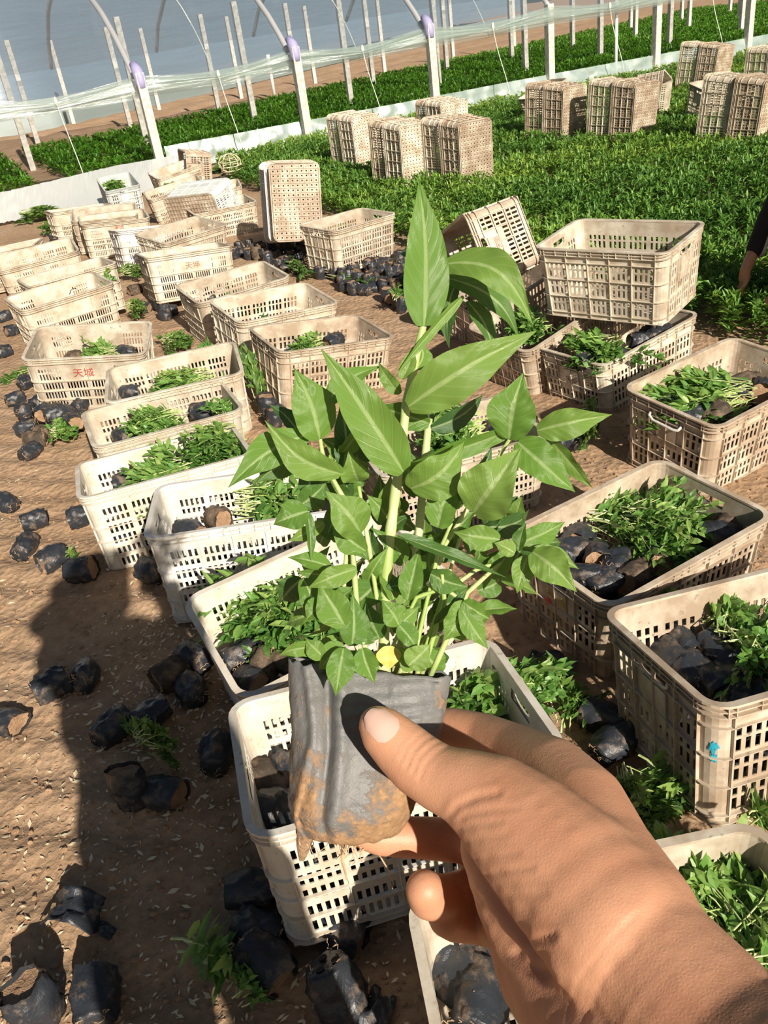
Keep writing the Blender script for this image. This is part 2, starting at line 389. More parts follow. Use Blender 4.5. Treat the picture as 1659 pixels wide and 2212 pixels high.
# low plastic skirt along the row of posts
def sheet(name, base, top, nseg, nv, material, wrinkle, label, cat, seed=0, fold=0.0):
    def interp(pl, t):
        n = len(pl)-1; i = min(int(t*n), n-1); f = t*n-i; return np.array(pl[i])*(1-f)+np.array(pl[i+1])*f
    V = []; UV = []
    for i in range(nseg+1):
        t = i/nseg; b = interp(base, t); q = interp(top, t)
        for j in range(nv+1):
            v = j/nv; p = b*(1-v)+q*v
            w = wrinkle*(nz3(t*nseg*.22, v*2.5, seed)+.5*nz3(t*nseg*.8+v*3, v*1.5, seed+3))
            p = p+np.array([ND[0]*w, ND[1]*w, .25*w*(1-v)+fold*math.sin(v*math.pi)])
            V.append(p); UV.append((t*nseg*.1, v))
    idx = np.arange((nseg+1)*(nv+1)).reshape(nseg+1, nv+1)
    Q = np.stack([idx[:-1, :-1], idx[1:, :-1], idx[1:, 1:], idx[:-1, 1:]], -1).reshape(-1, 4)
    o = link(name, mesh(name, V, Q, material, True, uvs=UV)); return tag(o, label, cat)
M_FARSK = filmmat('dull_skirt_film', (.26, .36, .36), .9, 1.0, (2, 2, 1), rough=.6, trl=.1)
def A3(px, py, z): return at(px, py, z)
def Yz(px, py, y):      # the point of this line of sight above the ground line at distance y
    d = ray(px, py); return C0+d*(y/d[1])
nk = lambda s: -.22 if s < 6 else -.05
ks = (.2, 1.2, 2.8, 4.5, 6.5, 8.5, 10.5, 13, 16, 19)
sheet('plastic_skirt', [RP(s, nk(s), .0) for s in ks], [RP(s, nk(s)+.08, .36) for s in ks], 300, 8, M_SKIRT, .04, 'low pale blue green film skirt running behind the crates up to the right edge', 'plastic sheet')
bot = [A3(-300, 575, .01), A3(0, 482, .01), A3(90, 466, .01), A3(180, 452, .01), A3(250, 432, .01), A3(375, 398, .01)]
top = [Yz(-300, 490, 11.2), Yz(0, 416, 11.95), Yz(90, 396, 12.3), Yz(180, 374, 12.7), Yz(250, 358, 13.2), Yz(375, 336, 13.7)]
sheet('plastic_skirt', bot, top, 240, 12, M_GLAREFILM, .07, 'wrinkled left end of the film skirt, its white colour standing for sun glare', 'plastic sheet', 9)
sheet('plastic_skirt', [RP(s, n1(s)*2.05, 0) for s in range(-26, 60, 3)], [RP(s, n1(s)*2.05+.1, .5) for s in range(-26, 60, 3)], 200, 5, M_FARSK, .04, 'far pale film skirt standing beyond the brown ridged soil', 'plastic sheet', 5)

# the neighbouring greenhouse, a long film covered arch far behind
def farhouse():
    V = []; UV = []; ss = np.arange(-40, 62, 1.0); nv = 18
    for s in ss:
        for j in range(nv+1):
            a = math.pi*j/nv; n = n1(s)*2.15+6-6*math.cos(a); V.append(RP(s, n, 45*0+.55+4.2*math.sin(a)+.06*math.sin(s*2.6))); UV.append((s*.2, j/nv*3))
    idx = np.arange(len(ss)*(nv+1)).reshape(len(ss), nv+1)
    Q = np.stack([idx[:-1, :-1], idx[1:, :-1], idx[1:, 1:], idx[:-1, 1:]], -1).reshape(-1, 4)
    o = link('greenhouse_tunnel', mesh('greenhouse_tunnel', V, Q, M_FARFILM, True, uvs=UV)); tag(o, 'next blue grey film greenhouse, seen through the roof film in the distance', 'greenhouse')
farhouse()
# concrete posts
def post(base, h, w, wrap, label, group=None, cat='post'):
    e = empty('greenhouse_post', base)
    b = MB(); b.box((0, 0, h/2-.05), (w/2, w/2, h/2+.05), None); o = b.build('shaft', M_CONC, e); o.rotation_euler.z = .39
    bv = o.modifiers.new('b', 'BEVEL'); bv.width = .006; bv.segments = 2
    if wrap:
        b = MB(); b.tube([(0, 0, h-.2), (0, 0, h-.12), (.0, 0, h-.04), (-.02, .03, h+.03), (-.07, .12, h+.12)], [w*.60, w*.64, w*.66, w*.62, w*.45], 12)
        b.build('lavender_wrap', M_LAV, e, True)['label'] = 'lavender cloth wrap'
    tag(e, label, cat, group); return e
near = [(340, 362), (655, 312), (932, 228), (1190, 175), (1415, 152), (1613, 116)]
def on_row(px, py, n=0):    # the point of the row line seen at this column
    best = None
    for s in np.arange(-10, 26, .02):
        q = RP(s, n); d = q-C0; z = d@fw; X = 829.5+F*(d@cr)/z; Y = 1106-F*(d@cu)/z
        if best is None or abs(X-px) < best[0]: best = (abs(X-px), s, Y)
    return best[1]
near_s = []
pl = ['thick leaning concrete post with a lavender wrapped top, leftmost of the front row', 'front row concrete post with lavender wrap above the tipped upright crates', 'front row concrete post rising behind the small crate stack in the field', 'front row concrete post between the white water pipe and middle crate stacks', 'front row concrete post right of the white water pipe', 'front row concrete post near the top right corner']
for i, (px, py) in enumerate(near):
    s = on_row(px, py); near_s.append(s); post(RP(s, (-.35, -.3, -.2, 0, 0, 0)[i]), 1.40+.012*max(0, s), .13, i < 3, pl[i])
near_s = [near_s[0]-2.45]+near_s+[near_s[-1]+2.6]
for rn, n in enumerate((4.35, 9.2, 14.0)):
    for i, s in enumerate(np.arange(-8.3+rn*.7, 19+rn*8, 2.3 if rn < 2 else 2.6)):
        post(RP(s, n+.1*math.sin(i*2.1)), 2.3, .11, False, ['grey concrete post in the second row inside the greenhouse, beyond the dark green bed', 'thin grey concrete post of the third row standing in bare ridged soil', 'distant concrete post of the last row by the far film skirt'][rn], ['second row posts', 'third row posts', 'last row posts'][rn])
# white pipes
b = MB(); q = at(1330, 178); b.tube([q, q+np.array([0, 0, 1.28])], .030, 12); b.tube([q+np.array([0, 0, 1.25]), q+np.array([0, 0, 1.38])], .042, 12); b.tube([q+np.array([-.04, 0, 1.38]), q+np.array([.06, 0, 1.44])], .018, 8)
tag(b.build('water_pipe', M_PVC, None, True), 'thin bright white standing water pipe with a cap behind the middle crate stack', 'pipe')
b = MB(); q = at(596, 222); b.tube([q, q+np.array([0, 0, 1.0])], .045, 12); b.tube([q+np.array([0, 0, .95]), q+np.array([0, 0, 1.2])], .055, 12)
tag(b.build('water_pipe', M_PVC, None, True), 'short white pipe standing inside the greenhouse left of the second wrapped post', 'pipe')

# roof film, arched over pipes
AR = [(0, 1.33), (.25, 1.56), (.6, 1.84), (1.2, 2.22), (2.0, 2.56), (3.0, 2.85), (4.3, 2.95), (5.6, 2.85), (6.8, 2.6), (8.0, 2.1), (8.7, 1.6)]
def arch(v):
    t = v*(len(AR)-1); i = min(int(t), len(AR)-2); f = t-i
    return AR[i][0]*(1-f)+AR[i+1][0]*f, AR[i][1]*(1-f)+AR[i+1][1]*f
def lift(s): return .013*max(0, s)
ties = [(near_s[i]+near_s[i+1])/2 for i in range(len(near_s)-1)]
def zig(s):   # 1 at a tie, 0 at a post
    d = min(abs(s-t) for t in ties); w = min(abs(s-t) for t in near_s); return w/(w+d+1e-6)
def roof():
    ss = np.arange(near_s[0]-3, near_s[-1]+.2, .045); vv = np.linspace(0, 1, 46); V = []; UV = []
    for s in ss:
        zz = zig(s)
        for v in vv:
            n, z = arch(v); dip = .15*zz*math.exp(-n/.45)
            rp = .018*math.exp(-n/.5)*math.sin(s*60+8*nz3(s, n))+.03*nz3(s*.8, n*1.2, 1)
            q = RP(s, n-.12*zz*math.exp(-n/.4)+rp, z-dip+lift(s)+.5*rp); V.append(q); UV.append((s*.3, v*3))
    idx = np.arange(len(ss)*len(vv)).reshape(len(ss), len(vv))
    Q = np.stack([idx[:-1, :-1], idx[1:, :-1], idx[1:, 1:], idx[:-1, 1:]], -1).reshape(-1, 4)
    o = link('roof_film', mesh('roof_film', V, Q, M_FILM, True, uvs=UV)); tag(o, 'large translucent blue-grey greenhouse film stretched over pipes at top left', 'plastic film')
    # gathered hem: three pleated layers hanging under the edge, part of the same sheet
    for k in range(3):
        V = []; UV = []; nv = 9
        ss = np.arange(near_s[0]-3, near_s[-1]+.2, .03)
        for s in ss:
            zz = zig(s); z1 = 1.31-.13*zz+lift(s)+(.05 if k == 0 else 0)
            z0 = [1.06, 1.09, 1.13][k]-.02*zz+lift(s)+.02*nz3(s*1.1, k)
            for j in range(nv):
                v = j/(nv-1); z = z0*(1-v)+z1*v
                rp = .02*math.sin(v*(26+5*k)+s*2.2+k)*(.4+zz)+.05*nz3(s*1.5, v*2, k)
                V.append(RP(s, -.06-.05*k+rp, z)); UV.append((s*.12, v))
        idx = np.arange(len(ss)*nv).reshape(len(ss), nv)
        Q = np.stack([idx[:-1, :-1], idx[1:, :-1], idx[1:, 1:], idx[:-1, 1:]], -1).reshape(-1, 4)
        link('gathered_hem', mesh('gathered_hem', V, Q, M_HEM, True, uvs=UV), o)
    # tight glossy pleats fanning from each tie to the neighbouring posts
    b = MB()
    for t in ties:
        for pdir in (-1, 1):
            c = [p for p in near_s if (p-t)*pdir > 0]
            if not c: continue
            p = min(c, key=lambda a: abs(a-t))
            for k in range(9):
                a = RP(t, -.12, 1.17+lift(t)+.010*k); e = RP(p-.05*pdir, -.1, 1.17+.020*k+lift(p)); m = (a+e)/2+np.array([0, 0, -.03+.01*nz3(t, k)])
                b.tube([a, m, e], [.006, .010, .008], 5, False)
    b.build('stretched_pleats', M_HEM, o, True)
roof()
for i, s in enumerate(near_s[:-1]):
    b = MB(); pts = [RP(s, arch(v)[0], arch(v)[1]+.02+lift(s)) for v in np.linspace(.0, 1, 40)]; b.tube(pts, .044, 10)
    tag(b.build('roof_pipe', M_PIPE, None, True), 'curved grey roof pipe rising from %s front row post' % ['the out-of-view', 'the leftmost', 'the second', 'the third', 'the fourth', 'the fifth', 'the sixth'][i], 'pipe')
for i, t in enumerate(ties[:-1]):
    b = MB(); a = RP(t, -.14, 1.2+lift(t)); g = RP(t+.05, -.55, .02); pts = [a*(1-k/8)+g*k/8+ND*.03*math.sin(k*.8) for k in range(9)]; b.tube(pts, .007, 6)
    b.tube([a+np.array([0, 0, .06]), a, a-np.array([0, 0, .07])], [.012, .03, .012], 8)
    tag(b.build('tie_string', M_STRING, None, True), 'pale tie string hanging from film hem to ground, %s' % ['off the left edge', 'at the left end of the skirt', 'between the two leftmost wrapped posts', 'left of the small field stack', 'right of the third post', 'right of the white pipe', 'at the top right'][i], 'string')
    if i in (1, 2, 3):
        b = MB(); b.tube([RP(t, arch(v)[0], arch(v)[1]+.03+lift(t)-.3*math.exp(-arch(v)[0]/.45)) for v in np.linspace(0, .6, 24)], .008, 6)
        tag(b.build('roof_rope', M_STRING, None, True), 'thin rope pressing the roof film down above the %s tie' % ['', 'left', 'second', 'third'][i], 'rope')
# ---------------------------------------------------------------- crates
CL, CW, CH, TP = .62, .413, .325, .93
def rr_point(s, sc_, off):
    """point on a rounded rectangle; s = (side, t) handled by the list below"""
    return None
def perimeter(nlong, nshort, ncorner=5):
    """list of (x, y, nx, ny, kind) going round the top outline, straight stretches split into cells"""
    out = []; r = .045; hx, hy = CL/2, CW/2
    def straight(x0, y0, x1, y1, nx, ny, brk, kind):
        for t in brk: out.append((x0+(x1-x0)*t, y0+(y1-y0)*t, nx, ny, kind))
    def corner(cx, cy, a0):
        for k in range(1, ncorner): a = a0+math.pi/2*k/ncorner; out.append((cx+r*math.cos(a), cy+r*math.sin(a), math.cos(a), math.sin(a), 'c'))
    straight(-hx+r, -hy, hx-r, -hy, 0, -1, nlong, 'F'); corner(hx-r, -hy+r, -math.pi/2)
    straight(hx, -hy+r, hx, hy-r, 1, 0, nshort, 'R'); corner(hx-r, hy-r, 0)
    straight(hx-r, hy, -hx+r, hy, 0, 1, nlong, 'B'); corner(-hx+r, hy-r, math.pi/2)
    straight(-hx, hy-r, -hx, -hy+r, -1, 0, nshort, 'L'); corner(-hx+r, -hy+r, math.pi)
    return out
def breaks(nb, ns, pad=.3):
    """cell borders and slot mask along a side: nb bays of ns slots"""
    br = [0.0]; mask = []
    for b in range(nb):
        a0 = b/nb; w = 1/nb; m = w*.10; step = (w-2*m)/(ns+ (ns-1)*.9)
        br.append(a0+m); mask.append(0)
        x = a0+m
        for k in range(ns):
            x += step; br.append(x); mask.append(b+1)
            if k < ns-1: x += step*.9; br.append(x); mask.append(0)
        br.append(a0+w); mask.append(0)
    return br, mask
def crate_mesh(kind):
    coarse = kind == 'coarse'
    full = kind == 'full'
    lb, lm = breaks(5, 4) if coarse else breaks(5, 5) if full else breaks(4, 7)
    sb, sm = breaks(4, 3) if coarse else breaks(3, 5)
    per = perimeter(lb, sb); n = len(per)
    if coarse: bands = [(.050, .066, 1), (.066, .098, 1), (.118, .140, 1), (.140, .176, 1), (.196, .214, 1), (.214, .254, 1)]; bands = [(.030, .062), (.070, .092), (.112, .144), (.152, .172), (.192, .224), (.232, .252)]
    elif full: bands = [(.026, .056), (.070, .100), (.118, .148), (.162, .192), (.208, .226), (.236, .262)]
    else: bands = [(.028, .066), (.084, .122), (.140, .178), (.196, .232), (.242, .262)]
    if coarse: ribz = [.022, .102, .182, .262]
    else: ribz = [.018, .075, .131, .187]
    zs = [0.0]; zmask = []
    for a, c in bands: zs += [a, c]; zmask += [0, 1]
    zs.append(CH); zmask.append(0)
    nz_ = len(zs)
    def P(i, z, off):
        x, y, ux, uy, k = per[i % n]; s = TP+(1-TP)*z/CH
        return (x*s+ux*off, y*s+uy*off, z)
    # mask per column cell
    colmask = []; side = []
    seqF = lm; seqS = sm
    for i in range(n):
        k0 = per[i][4]; k1 = per[(i+1) % n][4]
        side.append(k0 if k0 == k1 else 'c'); colmask.append(0)
    for kd, seq in (('F', seqF), ('R', seqS), ('B', seqF), ('L', seqS)):
        ids = [i for i in range(n) if side[i] == kd]
        for i, mval in zip(ids, seq): colmask[i] = mval
    def hole(i, j):
        if not (colmask[i] and zmask[j]): return False
        kd = side[i]; z0, z1 = zs[j], zs[j+1]
        if kd in 'LR':
            b = colmask[i]; mid = b in ((2, 3) if coarse else (2,))
            if mid and z0 > .15: return False     # name panel and grip zone
        if kd in 'FB' and kind == 'fine' and z0 > .19 and colmask[i] in (2, 3): return False
        return True
    body = MB(); vid = {}
    def vtx(i, j, o):
        key = (i % n, j, o)
        if key not in vid: vid[key] = len(body.v); body.v.append(P(i, zs[j], o))
        return vid[key]
    th = .0032
    for i in range(n):
        for j in range(nz_-1):
            if hole(i, j): continue
            body.f.append((vtx(i, j, 0), vtx(i+1, j, 0), vtx(i+1, j+1, 0), vtx(i, j+1, 0)))
            body.f.append((vtx(i, j, -th), vtx(i, j+1, -th), vtx(i+1, j+1, -th), vtx(i+1, j, -th)))
            for (di, dj, a, c) in ((-1, 0, (0, 0), (0, 1)), (1, 0, (1, 1), (1, 0)), (0, -1, (1, 0), (0, 0)), (0, 1, (0, 1), (1, 1))):
                ii, jj = (i+di) % n, j+dj
                if 0 <= jj < nz_-1 and hole(ii, jj):
                    body.f.append((vtx(i+a[0], j+a[1], 0), vtx(i+c[0], j+c[1], 0), vtx(i+c[0], j+c[1], -th), vtx(i+a[0], j+a[1], -th)))
    # grip holes stay as dark recess in the short ends: cut by leaving out cells is done through grip()
    ribs = MB()
    def ring(z0, z1, off, mb=None, inn=0.0):
        mb = mb or ribs; b0 = len(mb.v)
        for i in range(n):
            mb.v += [P(i, z0, inn), P(i, z0, off), P(i, z1, off), P(i, z1, inn)]
        for i in range(n):
            a = b0+4*i; c = b0+4*((i+1) % n)
            mb.f += [(a, c, c+1, a+1), (a+1, c+1, c+2, a+2), (a+2, c+2, c+3, a+3)]
    for z in ribz: ring(z-.0012, z+.0012, .0085)
    cols = []
    for kd, seq, nb in (('F', seqF, 4 if kind == 'fine' else 5), ('B', seqF, 4 if kind == 'fine' else 5), ('L', seqS, 4 if coarse else 3), ('R', seqS, 4 if coarse else 3)):
        ids = [i for i in range(n) if side[i] == kd]; k = len(ids)//nb
        cols += [ids[q*k] for q in range(nb)]+[ids[-1]+1]
    for i in cols:
        x, y, ux, uy, kk = per[i % n]; tx, ty = -uy, ux; w = .0016 if coarse else .001; dp = .0085 if coarse else .006
        b0 = len(ribs.v)
        for z in (0.004, CH-.012):
            s = TP+(1-TP)*z/CH
            for q, o in ((-1, 0), (-1, dp), (1, dp), (1, 0)): ribs.v.append((x*s+tx*w*q+ux*o, y*s+ty*w*q+uy*o, z))
        ribs.f += [(b0, b0+1, b0+5, b0+4), (b0+1, b0+2, b0+6, b0+5), (b0+2, b0+3, b0+7, b0+6)]
    rim = MB()
    ring(CH-.006, CH, .0125, rim, -.0032); 
    b0 = len(rim.v)
    for i in range(n): rim.v += [P(i, CH, -.0045), P(i, CH-.006, -.0045), P(i, CH-.006, -.0032), P(i, CH, -.0032)]
    for i in range(n):
        a = b0+4*i; c = b0+4*((i+1) % n); rim.f += [(a, a+3, c+3, c), (a+1, a, c, c+1), (a+2, a+1, c+1, c+2)]
    for dz in (.018, .032): ring(CH-dz-.0014, CH-dz+.0014, .0105, rim)
    # small upright webs in the rim
    for i in range(0, n, 5):
        x, y, ux, uy, kk = per[i]; tx, ty = -uy, ux; b1 = len(rim.v)
        for z in (CH-.033, CH-.005):
            s = TP+(1-TP)*z/CH
            for q, o in ((-1, 0), (-1, .0112), (1, .0112), (1, 0)): rim.v.append((x*s+tx*.001*q+ux*o, y*s+ty*.001*q+uy*o, z))
        rim.f += [(b1, b1+1, b1+5, b1+4), (b1+1, b1+2, b1+6, b1+5), (b1+2, b1+3, b1+7, b1+6)]
    # grid floor with square holes
    fl = MB(); nx, ny = 16, 10; hx, hy = CL/2*TP-.004, CW/2*TP-.004
    gx = [-hx]; mx = []; 
    for a in range(nx): 
        c = -hx+2*hx*(a+.5)/nx; gx += [c-.0055, c+.0055]; mx += [0, 1]
    gx.append(hx); mx.append(0); gy = [-hy]; my = []
    for a in range(ny):
        c = -hy+2*hy*(a+.5)/ny; gy += [c-.0055, c+.0055]; my += [0, 1]
    gy.append(hy); my.append(0)
    fv = {}
    def fvx(i, j, z):
        if (i, j, z) not in fv: fv[(i, j, z)] = len(fl.v); fl.v.append((gx[i], gy[j], z))
        return fv[(i, j, z)]
    for i in range(len(gx)-1):
        for j in range(len(gy)-1):
            if mx[i] and my[j]:
                for (a, c) in (((0, 0), (1, 0)), ((1, 0), (1, 1)), ((1, 1), (0, 1)), ((0, 1), (0, 0))):
                    fl.f.append((fvx(i+a[0], j+a[1], 0.004), fvx(i+c[0], j+c[1], .004), fvx(i+c[0], j+c[1], .0), fvx(i+a[0], j+a[1], .0)))
            else:
                fl.f.append((fvx(i, j, .004), fvx(i+1, j, .004), fvx(i+1, j+1, .004), fvx(i, j+1, .004)))
                fl.f.append((fvx(i, j, 0), fvx(i, j+1, 0), fvx(i+1, j+1, 0), fvx(i+1, j, 0)))
    for a in range(nx+1): x = -hx+2*hx*a/nx; fl.box((x, 0, -.002), (.0011, hy, .0035))
    for a in range(ny+1): y = -hy+2*hy*a/ny; fl.box((0, y, -.002), (hx, .0011, .0035))
    ring(0, .0024, .010, fl)
    # grip opening frame + name panels on the short ends
    def grip(sx):
        g = MB(); z = .272; s = TP+(1-TP)*z/CH; x = sx*CL/2*s
        pts = []
        for k in range(13):
            a = math.pi*k/12; pts.append((x+sx*.004, .052*math.cos(a)*1.0, z-.012*math.sin(a)))
        g.tube([(x+sx*.005, .052, z+.010)]+[(p[0], p[1], p[2]) for p in pts]+[(x+sx*.005, -.052, z+.010)], .0035, 6)
        return g
    def panel(sx):
        g = MB(); 
        for z0, z1 in ((.155, .25),):
            s0 = TP+(1-TP)*z0/CH; s1 = TP+(1-TP)*z1/CH
            x0, x1 = sx*(CL/2*s0), sx*(CL/2*s1)
            hw = .044
            v = []
            for (x, z) in ((x0, z0), (x1, z1)):
                for y in (-hw, hw):
                    for o in (0.0005, .0055): v.append((x+sx*o, y, z))
            g.add(v, [(1, 5, 7, 3), (0, 1, 3, 2), (4, 6, 7, 5), (0, 4, 5, 1), (2, 3, 7, 6)])
        return g
    md = {}
    b = body
    me = lambda nm, g, sm=False: mesh(nm, g.v, g.f, None, sm)
    md['body'] = me('body', body); md['ribs'] = me('ribs', ribs); md['rim'] = me('rim', rim); md['floor_grid'] = me('floor_grid', fl)
    md['handle'] = [me('handle', grip(s), True) for s in (-1, 1)]; md['name_panel'] = [me('name_panel', panel(s)) for s in (-1, 1)]
    return md
# the grip opening is a real hole: its cells are removed from the body
def cut_grips(md):
    for w in (md['body'],):
        bm = bmesh.new(); bm.from_mesh(w)
        rem = [f for f in bm.faces if abs(f.calc_center_median().x) > CL/2*.965-.004 and abs(f.calc_center_median().y) < .06 and .262 < f.calc_center_median().z < .30]
        bmesh.ops.delete(bm, geom=rem, context='FACES'); bm.to_mesh(w); bm.free()
def bisect_body(md):
    bm = bmesh.new(); bm.from_mesh(md['body'])
    for co, no in (((0, 0, .264), (0, 0, 1)), ((0, 0, .290), (0, 0, 1)), ((0, .05, 0), (0, 1, 0)), ((0, -.05, 0), (0, 1, 0))):
        gm = [g for g in list(bm.verts)+list(bm.edges)+list(bm.faces)]
        if no[1]:
            fs = [f for f in bm.faces if abs(f.calc_center_median().x) > CL/2*.94 and f.calc_center_median().z > .25]
            gm = list({v for f in fs for v in f.verts})+list({e for f in fs for e in f.edges})+fs
        bmesh.ops.bisect_plane(bm, geom=gm, plane_co=co, plane_no=no)
    rem = [f for f in bm.faces if abs(f.calc_center_median().x) > CL/2*.95 and abs(f.calc_center_median().y) < .05 and .264 < f.calc_center_median().z < .290]
    bmesh.ops.delete(bm, geom=rem, context='FACES'); bm.to_mesh(md['body']); bm.free()
CM = {k: crate_mesh(k) for k in ('coarse', 'fine', 'full')}
for k in CM: bisect_body(CM[k])
def with_mat(me, m):
    c = me.copy(); c.materials.clear(); c.materials.append(m); return c
PROTO = {}
def crate_proto(kind, m):
    key = (kind, m.name)
    if key in PROTO: return PROTO[key]
    md = CM[kind]; d = {}
    for k, v in md.items(): d[k] = [with_mat(q, m) for q in v] if isinstance(v, list) else with_mat(v, m)
    PROTO[key] = d; return d
def make_crate(P, R, kind, m, label, group=None):
    e = empty('plastic_crate'); mt = Matrix.Identity(4)
    for i in range(3):
        for j in range(3): mt[i][j] = R[i][j]
        mt[i][3] = P[i]
    e.matrix_world = mt; tag(e, label, 'crate', group)
    d = crate_proto(kind, m)
    for k in ('body', 'ribs', 'rim', 'floor_grid'): link(k, d[k], e)
    for k in ('handle', 'name_panel'):
        for q in d[k]: link(k, q, e)
    return e
def basis(ex, ez):
    ex = np.array(ex, float); ez = np.array(ez, float); ex /= np.linalg.norm(ex); ez = ez-ex*(ez@ex); ez /= np.linalg.norm(ez)
    return np.stack([ex, np.cross(ez, ex), ez], 1)
POSE={'C3':((-0.2401, 4.1509, -0.0251),(0.8935, 0.4222, -0.1527),(0.1686, -0.0004, 0.9857)),
'C2':((-0.4977, 4.8185, -0.0121),(0.8701, 0.4849, -0.0885),(0.1362, -0.064, 0.9886)),
'C4':((0.0339, 6.5697, 0.0402),(0.7763, 0.63, -0.0214),(0.0427, -0.0186, 0.9989)),
'R4':((1.3269, 2.8748, -0.0128),(0.8734, 0.4866, 0.0219),(0.0249, -0.0895, 0.9957)),
'R6':((0.7077, 2.0026, -0.0299),(0.8887, 0.4581, 0.0175),(0.0101, -0.0577, 0.9983)),
'L8':((-0.8082, 2.8897, -0.0397),(0.9586, 0.2848, -0.0065),(-0.0236, 0.1022, 0.9945)),
'L7':((-0.9072, 3.4307, -0.0424),(0.9382, 0.3454, -0.0196),(0.0275, -0.018, 0.9995)),
'L5':((-1.4926, 4.5442, 0.0056),(0.9919, 0.0598, -0.1122),(0.1186, -0.1159, 0.9862)),
'L6':((-0.8915, 3.85, -0.0091),(0.9852, 0.1703, 0.0208),(-0.0111, -0.0578, 0.9983)),
'C1':((-0.7577, 5.4428, -0.0138),(0.8906, 0.4544, 0.0201),(0.024, -0.0912, 0.9955)),
'R3':((1.2101, 3.6732, -0.0656),(0.8578, 0.5067, 0.0863),(-0.0799, -0.0343, 0.9962)),
'R7':((0.8282, 1.4023, 0.0131),(0.9722, 0.2244, -0.0671),(0.0397, 0.1246, 0.9914)),
'F1':((0.269, 0.7158, 0.007),(0.9959, 0.0868, -0.0253),(0.0287, -0.0378, 0.9989)),
'R2':((1.2462, 3.81, 0.3307),(0.7303, -0.683, 0.0089),(-0.0555, -0.0464, 0.9974)),
'M5':((-1.3183, 7.0878, 0.0555),(0.7227, 0.6911, -0.0035),(0.0833, -0.082, 0.9931)),
'L11':((-0.064, 1.2719, 0.0133),(0.9807, 0.1937, -0.0262),(0.0083, 0.0924, 0.9957)),
'L9':((-0.4567, 2.4347, -0.0107),(0.9959, 0.0809, -0.0403),(0.0337, 0.0815, 0.9961)),
'L10':((-0.1999, 1.872, 0.0027),(0.905, 0.4203, 0.0657),(-0.0087, -0.1361, 0.9907)),
'L1':((-2.8707, 7.334, -0.0001),(0.9953, 0.0798, 0.0547),(-0.0581, 0.0404, 0.9975)),
'L2':((-2.9409, 8.6691, -0.0055),(0.9391, 0.3128, 0.1425),(0.1106, -0.6674, 0.7364)),
'L3':((-2.0027, 6.2078, 0.0302),(0.8667, 0.4982, 0.0237),(-0.035, 0.0134, 0.9993)),
'L4':((-1.955, 5.768, 0.0088),(0.8408, 0.5407, 0.0252),(0.0074, -0.058, 0.9983)),
'M1':((-2.7484, 9.4227, 0.0001),(0.891, 0.4477, -0.0748),(0.0402, 0.0863, 0.9955)),
'M2':((-2.3575, 8.8841, 0.0094),(0.9734, 0.2175, -0.072),(0.1006, -0.1233, 0.9873)),
'M3':((-2.1947, 8.5316, 0.0011),(0.9502, 0.3033, -0.0711),(0.0892, -0.046, 0.995)),
'M4':((-1.7026, 7.6712, -0.0013),(0.9079, 0.4056, -0.1062),(0.0505, 0.1457, 0.988)),
'M6':((-1.1943, 6.3451, 0.0298),(0.9266, 0.3686, -0.0752),(0.0381, 0.107, 0.9935)),
'M10':((-2.6833, 11.2382, -0.0001),(-0.3486, 0.9237, 0.1587),(0.0401, -0.1545, 0.9872)),
'M11':((-2.0097, 11.7392, 0.0005),(0.8917, 0.4346, 0.1264),(-0.0591, -0.165, 0.9845)),
'M8':((-1.7664, 9.9854, 0.0003),(0.9487, 0.2913, 0.1232),(-0.0937, -0.113, 0.9892)),
'M13':((-1.3348, 9.5417, 0.0002),(0.9871, 0.1599, 0.0047),(0.0048, -0.0586, 0.9983)),
'M7':((-1.164, 8.6932, -0.0488),(0.9249, 0.3801, 0.0041),(0.0206, -0.0608, 0.9979)),
'R3b':((0.9455, 4.0013, -0.0009),(0.8429, 0.5013, 0.1954),(-0.113, -0.1902, 0.9752)),
'R1b':((0.8461, 4.6971, 0.0021),(0.8418, 0.5226, 0.1353),(0.0307, -0.2966, 0.9545)),
'R5':((0.2657, 2.7859, -0.0445),(0.9722, 0.2339, -0.0065),(0.0048, 0.008, 1.0)),
'V2':((-0.3355, 7.0286, 0.4591),(0.1056, 0.1554, 0.9822),(-0.1522, 0.9786, -0.1385)),
'R1':((0.9944, 5.0167, 0.415),(-0.1256, 0.9257, -0.3568),(-0.9567, -0.2082, -0.2035)),
'M9':((-1.4118, 8.5977, 0.2124),(0.8884, -0.4577, 0.0356),(0.4432, 0.8754, 0.1932))}
POSE['L2'] = ((-2.47, 7.05, .04), (.93, .36, .04), (0, -.12, .99)); POSE['L1'] = ((-2.95, 7.66, 0), (1, .08, .05), (-.06, .04, 1))
CRATES = {}
